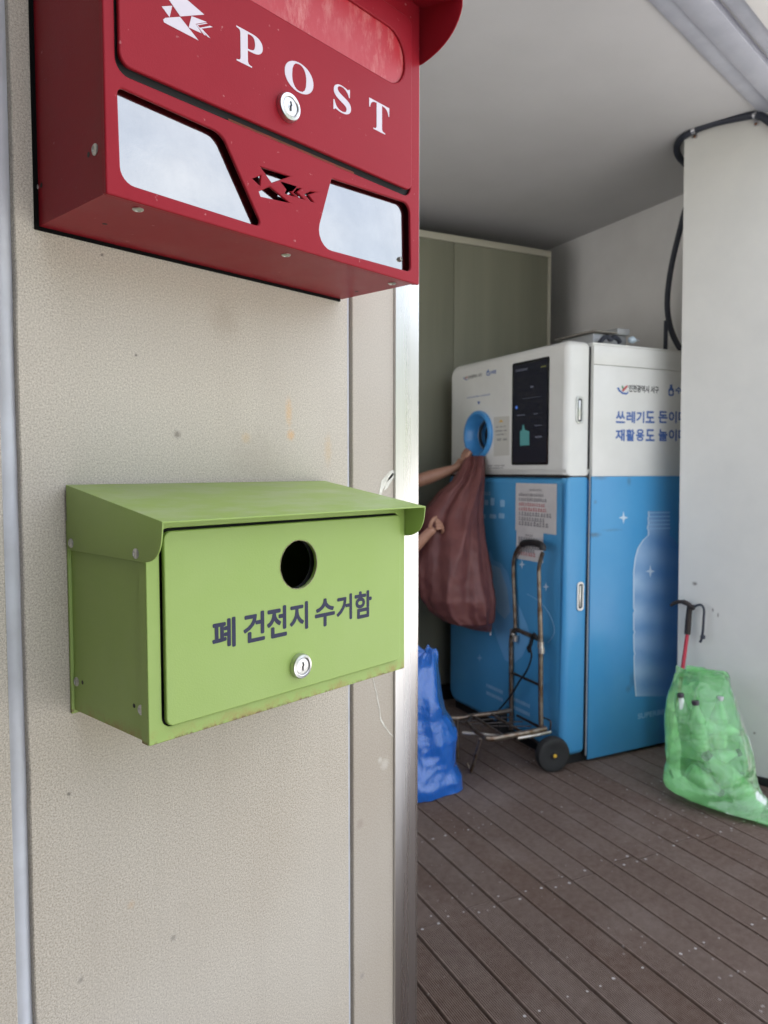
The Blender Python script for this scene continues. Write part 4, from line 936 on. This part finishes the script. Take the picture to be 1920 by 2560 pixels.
rows = [(1627, 1040, 1086, DB + .02, .02), (1636, 1018, 1091, DB + .02, .035), (1660, 1008, 1091, DB, .06), (1712, 985, 1098, DB, .10), (1775, 960, 1106, DB, .13), (1802, 950, 1120, DB, .145), (1838, 944, 1135, DB, .155), (1900, 938, 1137, DB, .165), (1932, 936, 1147, DB, .165), (1960, 938, 1146, DB, .155), (1972, 950, 1118, DB, .15), (1985, 966, 1090, DB, .14), (1990, 980, 1074, DB, .12)]
def db_(ph, t, p):
    return .24 * ridged(p, 3.6, 1) + .10 * ridged(Vector((p.x, p.y, p.z * .5)), 9, 5) + .022 * ridged(p, 22, 2) + .10 * math.sin(ph * 6 + 1.5 * t) * (1 - t)
bb = sack(rows, 110, 140, db_, zmin=.003, top=.04)
put('blue_sack', bb, 'bluefilm', label='stuffed shiny blue plastic sack standing on the deck beside the wall trim', cat='sack', smooth=60, org=tuple(atd(1040, 1990, DB)))
fl = MB()
for i in range(7):
    c = atd(1010 + rng.uniform(-40, 70), 1720 + i * 34, DB + rng.uniform(-.05, .04)); d = Vector((rng.gauss(0, 1), rng.gauss(0, 1), rng.gauss(0, .8))).normalized()
    fl.tube([c - d * .09, c - d * .085, c + d * .05, c + d * .075, c + d * .085], [.02, .03, .03, .014, .012], 14)
MAT['pet'] = None
def pet():
    m, nt, b = NT('clear_bottle_plastic'); b.inputs['Base Color'].default_value = (.80, .86, .80, 1); b.inputs['Roughness'].default_value = .16; b.inputs['Transmission Weight'].default_value = 0; b.inputs['Alpha'].default_value = .75
    b.inputs['Coat Weight'].default_value = .6; return m
MAT['pet'] = pet(); MAT['capdark'] = pm('dark_bottle_cap', (.035, .022, .035), .45)
# ---- green sack with bottles
rows = [(1676, 1689, 1738, 3.10, .012), (1683, 1688, 1815, 3.09, .03), (1694, 1685, 1824, 3.08, .05), (1716, 1679, 1827, 3.07, .07), (1748, 1668, 1835, 3.06, .09), (1780, 1667, 1847, 3.05, .105), (1811, 1668, 1858, 3.04, .115), (1843, 1670, 1867, 3.03, .12), (1875, 1673, 1874, 3.02, .125), (1906, 1675, 1878, 3.01, .125),
        (1932, 1670, 1881, 3.00, .125), (1954, 1668, 1887, 2.99, .125), (1970, 1672, 1896, 2.985, .12), (1985, 1698, 1906, 2.97, .12), (1998, 1740, 1916, 2.95, .12), (2010, 1792, 1926, 2.91, .125), (2028, 1846, 1934, 2.87, .11), (2042, 1876, 1936, 2.85, .085), (2053, 1900, 1930, 2.85, .03)]
def dg_(ph, t, p):
    return .09 * ridged(Vector((p.x, p.y, p.z * .6)), 6, 11) + .07 * ridged(Vector((p.x, p.y, p.z * .35)), 15, 2) + .012 * noise.noise(p * 50) + .12 * math.sin(ph * 6 + 2 * t) * (1 - t) ** 2
put('green_sack', sack(rows, 120, 150, dg_, zmin=.003, top=.035), 'greenfilm', label='translucent green plastic sack of bottles slumped at the foot of the pillar', cat='sack', smooth=60, org=tuple(onz(1780, 2000)))
def bottle(label, cap_uv, end_uv, d0, d1, r, grp='bottles in the green sack', length=None, capm='capdark'):
    a = atd(*cap_uv, d0 + .012); b = atd(*end_uv, d1 - .03); ax = (b - a)
    L = length or ax.length; ax.normalize(); u = ax.orthogonal().normalized(); mx = frame(a, u, ax.cross(u), ax)
    t = thing('plastic_bottle', label, 'bottle', tuple(a), group=grp); k = r / .033
    prof = [(.012 * k, .012 * k), (.012 * k, .022 * k), (.015 * k, .03 * k), (r * .8, .06 * k), (r, .08 * k)]
    z = .08 * k
    while z < L - .03: prof += [(r, z + .004), (r * .95, z + .008), (r * .95, z + .011), (r, z + .015)]; z += .02
    prof += [(r, L - .012), (r * .8, L), (0, L - .008)]
    put('bottle_body', MB().lathe(prof, mx, 22), 'pet', t, smooth=50)
    put('cap', MB().lathe([(0, -.002), (.0135 * k, -.001), (.0145 * k, .002), (.0145 * k, .016 * k), (.012 * k, .016 * k)], mx, 18), capm, t, smooth=35)
bottle('clear bottle with a dark cap at the upper left inside the green sack', (1701, 1734), (1718, 1850), 3.0, 3.04, .030)
bottle('clear bottle with a dark cap just right of the cane inside the green sack', (1738, 1752), (1752, 1875), 2.965, 3.00, .033)
bottle('clear bottle with a pale grey cap at the upper right inside the green sack', (1800, 1741), (1796, 1868), 2.98, 3.02, .033, capm='tin')
bottle('clear bottle lying across, its cap at the right edge of the green sack', (1856, 1832), (1742, 1812), 2.97, 3.03, .032)
bottle('clear bottle whose cap points right below another at the green sack edge', (1852, 1880), (1760, 1905), 2.96, 3.03, .034)
bottle('clear bottle with its cap down at the bottom middle of the green sack', (1806, 1985), (1722, 1925), 2.95, 3.02, .034)
bottle('big clear bottle poking out at the lower right corner of the green sack', (1762, 1884), (1898, 2022), 2.950, 2.945, .046)

# ================================================================== WALKING CANE
MAT['canered'] = pm('cane_red', (.42, .02, .04), .3, .2); MAT['canegrip'] = pm('cane_grip_rubber', (.022, .015, .014), .55)
cn = thing('walking_cane', 'red walking cane with a black T handle leaning on the pillar', 'cane', tuple(onz(1669, 1946)))
cb = onz(1669, 1945, .02); ct = onx(1718.5, 1584, 3.325); cg = onx(1722, 1535, 3.325)
put('shaft', MB().tube([cb, ct + (ct - cb) * .01], .0085, 14), 'canered', cn)
put('foot', MB().tube([cb - (ct - cb).normalized() * .018, cb + (ct - cb).normalized() * .02], [.014, .011], 14), 'canegrip', cn)
hd = MB().tube([ct - (ct - cb).normalized() * .002, onx(1720.5, 1555, 3.325), onx(1723, 1530, 3.325), onx(1725, 1518, 3.325)], [.0135, .0135, .0125, .0135], 14)
hd.tube(spl([onx(u, v, 3.322) for u, v in [(1677, 1514), (1683, 1509), (1694, 1505), (1708, 1505), (1720, 1510), (1728, 1517), (1736, 1519)]]), [.007] * 6 + [.0085] * 12 + [.011] * 12 + [.012] * 7, 12)
put('handle', hd, 'canegrip', cn, smooth=60)
st = MB().tube(spl([onx(u, v, 3.320) for u, v in [(1733, 1518), (1744, 1513), (1754, 1513), (1760, 1524), (1759, 1548), (1757, 1578), (1754, 1596), (1750, 1606)]]), .0055, 8)
st.lathe([(0, -.012), (.010, -.008), (.011, .004), (0, .012)], Matrix.Translation(onx(1757, 1592, 3.318)), 12)
put('wrist_strap', st, 'cable', cn, smooth=60)

# ================================================================== HAND TROLLEY
MAT['tubeold'] = pm('worn_chrome_tube', (.25, .21, .17), .38, .75, c2=(.14, .085, .05), sc=26, lo=.4, hi=.62)
MAT['tubebright'] = pm('bright_tube', (.62, .60, .57), .3, .8, c2=(.4, .34, .28), sc=30); MAT['tyre'] = pm('black_tyre', (.018, .018, .018), .7); MAT['wire'] = pm('dark_wire', (.06, .05, .045), .5, .5)
NC = Vector((2.906, .944, 0)); FC = Vector((3.147, 1.309, 0)); AX = (FC - NC).normalized(); BX = Vector((-AX.y, AX.x, 0))
def upr(u, v, off=.03): return on(u, v, NC + BX * off, BX)
tl = thing('hand_trolley', 'folding hand trolley of worn rusty tube with a black grip before the machine', 'trolley', tuple(NC))
rt = [upr(1040 + x / 3.16, 1300 + y / 3.16) for x, y in [(988, 1650), (985, 1400), (985, 1150), (985, 950), (978, 700), (972, 480), (972, 380), (985, 310), (1000, 262)]]
lf = [upr(1040 + x / 3.16, 1300 + y / 3.16) for x, y in [(752, 1655), (752, 1400), (752, 1150), (752, 950), (762, 895), (785, 860)]]
lu = [upr(1040 + x / 3.16, 1300 + y / 3.16) for x, y in [(785, 868), (780, 700), (772, 500), (770, 350), (785, 270), (815, 215), (850, 187)]]
lw = MB(); lw.tube(spl(rt[:5], 5), .0115, 12); lw.tube(spl(lf, 5), .0115, 12)
lw.tube([upr(1040 + 785 / 3.16, 1300 + 862 / 3.16), upr(1040 + 980 / 3.16, 1300 + 945 / 3.16)], .010, 12)
put('lower_frame', lw, 'tubeold', tl, smooth=60)
uf = MB(); uf.tube(spl(rt[3:], 5), .0095, 12); uf.tube(spl(lu, 5), .0095, 12)
put('upper_frame', uf, 'tubeold', tl, smooth=60)
gp = spl([upr(1040 + x / 3.16, 1300 + y / 3.16) for x, y in [(840, 190), (880, 178), (940, 182), (985, 196), (1000, 215), (1000, 235)]], 5)
put('grip', MB().tube(gp, .0155, 14), 'black', tl, smooth=60)
cbm = MB().tube([upr(1040 + 755 / 3.16, 1300 + 1205 / 3.16), upr(1040 + 985 / 3.16, 1300 + 1308 / 3.16)], .006, 10)
put('cross_bar', cbm, 'wire', tl, smooth=60); cbm = MB().tube([upr(1040 + 800 / 3.16, 1300 + 1545 / 3.16), upr(1040 + 985 / 3.16, 1300 + 1640 / 3.16)], .006, 10)
put('cross_bar', cbm, 'wire', tl, smooth=60)
for (x, y) in ((765, 885), (782, 935), (985, 985), (990, 1030)): put('joint_sleeve', MB().tube([upr(1040 + x / 3.16, 1300 + (y - 22) / 3.16), upr(1040 + x / 3.16, 1300 + (y + 22) / 3.16)], .0145, 12), 'tubebright', tl, smooth=60)
zp = upr(1358, 1822).z
def pf(u, v, dz=0): return onz(u, v, zp + dz)
pfm = MB()
pfm.tube(spl([pf(1364, 1822), pf(1310, 1833), pf(1262, 1841), pf(1236, 1846), pf(1215, 1846)], 4), .0125, 12)
pfm.tube(spl([pf(1278, 1776), pf(1235, 1783), pf(1180, 1790), pf(1150, 1795), pf(1124, 1795)], 4), .0115, 12)
pfm.tube([pf(1215, 1846), pf(1190, 1829), pf(1168, 1808), pf(1180, 1790)], .0085, 10)
pfm.tube([pf(1310, 1833), pf(1230, 1786)], .006, 8); pfm.tube([pf(1262, 1841), pf(1186, 1792)], .006, 8)
put('platform', pfm, 'tubeold', tl, smooth=60)
pb_ = MB().tube([pf(1156, 1832, -.02), pf(1205, 1836, -.02), pf(1255, 1841, -.02)], .0085, 12); pb_.tube([pf(1293, 1846, -.015), pf(1340, 1838, -.015), pf(1376, 1830, -.015)], .0075, 12)
put('platform_bar', pb_, 'tubebright', tl, smooth=60)
lg = onz(1177, 1930, .006); lt_ = pf(1201, 1848)
leg = MB().tube([lt_, lg], .0075, 10); lg2 = lg + AX * .30 - BX * 0; leg.tube([lg, lg + (pf(1156, 1832, -.02) - lg) * .45 + Vector((0, 0, -.04))], .005, 8)
put('leg', leg, 'tubeold', tl, smooth=60)
l2 = pf(1143, 1800); leg = MB().tube([l2, Vector((l2.x + .01, l2.y - .02, .006)) + BX * .02], .0075, 10)
put('leg', leg, 'tubeold', tl, smooth=60)
def wheel(cc, r, wd):
    wh = put('wheel', MB().lathe([(r * .55, -wd * .4), (r * .80, -wd * .5), (r * .95, -wd * .42), (r, -wd * .15), (r, wd * .15), (r * .95, wd * .42), (r * .80, wd * .5), (r * .55, wd * .4)], frame(cc, BX, Z, AX), 36), 'tyre', tl, smooth=40)
    put('hub', MB().lathe([(r * .54, -wd * .32), (r * .25, -wd * .36), (r * .2, -wd * .5), (0, -wd * .5)], frame(cc, BX, Z, AX), 24), 'black', wh, smooth=40)
    put('axle_cap', MB().lathe([(.008, -wd * .5), (.008, -wd * .62), (0, -wd * .66)], frame(cc, BX, Z, AX), 14), 'inkyel' if wd > .045 else 'tubebright', wh, smooth=40)
WRD = .078
wheel(NC + Z * WRD - AX * .012, WRD, .046); wheel(FC + Z * WRD * .95 - AX * .01, WRD * .95, .044)
put('axle', MB().tube([NC + Z * WRD, FC + Z * WRD * .95], .006, 10), 'wire', tl, smooth=60)
wr = MB(); hk = [(1005, 1560), (1060, 1588), (1062, 1640), (1055, 1680)]
wr.tube(spl([upr(1040 + x / 3.16, 1300 + y / 3.16, -.01) for x, y in hk]), .004, 8)
wr.tube([upr(1040 + x / 3.16, 1300 + y / 3.16, .02) for x, y in [(690, 1480), (692, 1390), (745, 1415)]], .003, 8)
for i in range(4): wr.tube([pf(1124 + i * 26, 1800 + i * 5, -.004), pf(1262 + i * 22, 1780 + i * 12, -.004)], .003, 8)
put('wire_stay', wr, 'wire', tl, smooth=60)
cd = put('elastic_cord', MB().tube(spl([upr(1040 + x / 3.16, 1300 + y / 3.16, .055) for x, y in [(935, 930), (915, 950), (905, 1010), (912, 1080), (880, 1180), (820, 1270), (760, 1370), (700, 1450), (655, 1500)]]), .0042, 8), 'black', label='thin black elastic cord hooked on the trolley crossbar', cat='cord')
hkm = MB().tube(spl([upr(1040 + x / 3.16, 1300 + y / 3.16, .05) for x, y in [(900, 1040), (888, 1010), (905, 985), (918, 930), (935, 905), (955, 935)]]), .0085, 8)
o_ = put('cord_hook', hkm, 'black', None, smooth=60, label='black plastic hook of the elastic cord on the trolley crossbar', cat='hook')

# ================================================================== PERSON
MAT['skin'] = pm('skin', (.40, .215, .145), .5, c2=(.36, .18, .12), sc=30); MAT['shirt'] = pm('pink_shirt', (.42, .27, .31), .8, c2=(.36, .22, .27), sc=12, bs=300, bstr=.1)
MAT['navycloth'] = pm('navy_trousers', (.012, .014, .030), .85); MAT['hair'] = pm('dark_hair', (.015, .012, .011), .6, bs=200, bstr=.4); MAT['shoe'] = pm('grey_shoe', (.12, .12, .13), .7)
MAT['eye'] = pm('eye_dark', (.02, .015, .012), .3)
def fp(u, v, X): return on(u, v, W(X, 0, 0), V2)
tc = fp(958, 1400, -.66); T0 = Vector((tc.x, tc.y, 0))
ps = thing('person', 'person in pink shirt and dark trousers holding up the maroon sack, mostly behind the wall', 'person', tuple(T0))
def B(f, l, z): return T0 + V2 * f + V1 * l + Z * z     # forward, to the person's left, up
LW = fp(1141, 1170, -.25); LE = fp(1040, 1204, -.46); RW = atd(1066, 1338, 3.53); RE = atd(1012, 1392, 3.57)
LS = B(.02, .165, 1.30); RS = B(.02, -.165, 1.30)
LHp = fp(1158, 1147, -.21); RHp = atd(1086, 1318, 3.53)
J = {'pelvis': (B(0, 0, .86), .13), 'waist': (B(0, 0, 1.02), .125), 'chest': (B(.01, 0, 1.2), .14), 'neckb': (B(.0, 0, 1.34), .06), 'neck': (B(.02, 0, 1.40), .052), 'jaw': (B(.05, 0, 1.455), .068), 'head': (B(.035, 0, 1.53), .088), 'crown': (B(.02, 0, 1.585), .07),
     'ls': (LS, .055), 'lm': (LS.lerp(LE, .5) - Z * .01, .045), 'le': (LE, .037), 'lf': (LE.lerp(LW, .4), .036), 'lw': (LW, .022), 'lh': (LHp, (.030, .017)),
     'rs': (RS, .055), 'rm': (RS.lerp(RE, .5), .045), 're': (RE, .038), 'rf': (RE.lerp(RW, .45), .034), 'rw': (RW, .024), 'rh': (RHp, (.030, .020)),
     'lhip': (B(0, .09, .80), .085), 'lk': (B(.03, .10, .45), .058), 'lc': (B(.0, .10, .30), .052), 'la': (B(0, .10, .09), .036), 'lt': (B(.13, .11, .04), .03),
     'rhip': (B(0, -.09, .80), .085), 'rk': (B(.02, -.10, .45), .058), 'rc': (B(-.01, -.10, .30), .052), 'ra': (B(-.02, -.10, .09), .036), 'rt': (B(.11, -.11, .04), .03)}
Ed = [('pelvis', 'waist'), ('waist', 'chest'), ('chest', 'neckb'), ('neckb', 'neck'), ('neck', 'jaw'), ('jaw', 'head'), ('head', 'crown'), ('chest', 'ls'), ('ls', 'lm'), ('lm', 'le'), ('le', 'lf'), ('lf', 'lw'), ('lw', 'lh'),
      ('chest', 'rs'), ('rs', 'rm'), ('rm', 're'), ('re', 'rf'), ('rf', 'rw'), ('rw', 'rh'), ('pelvis', 'lhip'), ('lhip', 'lk'), ('lk', 'lc'), ('lc', 'la'), ('la', 'lt'), ('pelvis', 'rhip'), ('rhip', 'rk'), ('rk', 'rc'), ('rc', 'ra'), ('ra', 'rt')]
bodyp = skin(J, Ed)
def finger(p, r): bodyp_ = skin({str(i): (q, rr) for i, (q, rr) in enumerate(zip(p, r))}, [(str(i), str(i + 1)) for i in range(len(p) - 1)]); bodyp.add(bodyp_.v, bodyp_.f)
FR = (.0095, .0085, .008, .0065)
# left hand: fingers laid up over the ring's rim, thumb on the near side
for k, (du, dv, ln) in enumerate([(0, 0, 1.0), (4.5, 2.5, 1.06), (8.5, 5.5, 1.0), (12, 9, .82)]):
    b0 = fp(1154 + du, 1146 + dv, -.215); b1 = fp(1158 + du * 1.1, 1134 + dv - 4 * (ln - .8), -.205); b2 = fp(1163 + du * 1.05, 1126 + dv * 1.1 - 4 * (ln - .8), -.185); b3 = fp(1168 + du, 1122 + dv * 1.15, -.17)
    finger([b0, b1, b2, b3], FR)
finger([fp(1150, 1158, -.235), fp(1160, 1150, -.245), fp(1170, 1138, -.24), fp(1176, 1127, -.225)], (.011, .010, .009, .007))
# right hand: a loose fist round a fold of the sack
for k, (du, dv, ln) in enumerate([(0, 0, 1.0), (5, 6, 1.05), (8, 13, 1.0), (9, 20, .85)]):
    b0 = atd(1084 + du * .5, 1302 + dv, 3.53); b1 = atd(1093 + du, 1299 + dv, 3.535); b2 = atd(1101 + du * .8, 1306 + dv, 3.55); b3 = atd(1097 + du * .7, 1314 + dv, 3.57)
    finger([b0, b1, b2, b3], FR)
finger([atd(1074, 1322, 3.52), atd(1078, 1306, 3.505), atd(1085, 1296, 3.51), atd(1092, 1292, 3.525)], (.011, .010, .009, .007))
# face: nose, mouth, ears on the same surface
def blob(c, r, sq, mb): mb.lathe([(r * math.sin(math.pi * i / 8), -r * math.cos(math.pi * i / 8)) for i in range(9)], Matrix.Translation(c) @ Matrix.Rotation(ALC, 4, 'Z') @ Matrix.Diagonal((*sq, 1)), 14)
blob(B(.125, 0, 1.505), .014, (1.2, .8, 1.3), bodyp); blob(B(.03, .088, 1.51), .026, (.7, .35, 1.1), bodyp); blob(B(.03, -.088, 1.51), .026, (.7, .35, 1.1), bodyp); blob(B(.112, 0, 1.468), .013, (.8, 1.6, .5), bodyp)
put('body', bodyp, 'skin', ps, smooth=180)
for s in (1, -1):
    mb = MB(); blob(B(.112, .032 * s, 1.53), .010, (.7, 1, .8), mb); put('eye', mb, 'eye', ps, smooth=180)
hr = MB(); blob(B(.005, 0, 1.56), .112, (1, .95, .95), hr); blob(B(-.05, 0, 1.48), .085, (.8, 1, 1.1), hr)
put('hair', hr, 'hair', ps, smooth=180)
sh = skin({'a': (B(0, 0, .73), .17), 'b': (B(0, 0, .92), .160), 'c': (B(.0, 0, 1.08), .148), 'd': (B(.01, 0, 1.22), .155), 'n': (B(0, 0, 1.335), .072), 'l1': (LS, .072), 'l2': (LS.lerp(LE, .55), .062), 'l3': (LE.lerp(LS, .06), .056), 'r1': (RS, .072), 'r2': (RS.lerp(RE, .5), .060), 'r3': (RE.lerp(RS, .15), .055)},
          [('a', 'b'), ('b', 'c'), ('c', 'd'), ('d', 'n'), ('d', 'l1'), ('l1', 'l2'), ('l2', 'l3'), ('d', 'r1'), ('r1', 'r2'), ('r2', 'r3')])
put('shirt', sh, 'shirt', ps, smooth=180)
tr_ = skin({'p': (B(0, 0, .80), .140), 'q': (B(0, 0, .92), .145), 'l': (B(0, .09, .72), .10), 'lk': (B(.03, .10, .45), .078), 'lb': (B(0, .10, .09), .065), 'r': (B(0, -.09, .72), .10), 'rk': (B(.02, -.10, .45), .078), 'rb': (B(-.02, -.10, .09), .065)},
           [('p', 'q'), ('p', 'l'), ('l', 'lk'), ('lk', 'lb'), ('p', 'r'), ('r', 'rk'), ('rk', 'rb')])
put('trousers', tr_, 'navycloth', ps, smooth=180)
for s, f in ((1, 0), (-1, -.02)):
    so_ = skin({'a': (B(f - .06, .10 * s, .045), .042), 'b': (B(f + .03, .10 * s, .05), .045), 'c': (B(f + .12, .11 * s, .04), .042), 'd': (B(f + .17, .112 * s, .035), .030)}, [('a', 'b'), ('b', 'c'), ('c', 'd')])
    put('shoe', so_, 'shoe', ps, smooth=180)
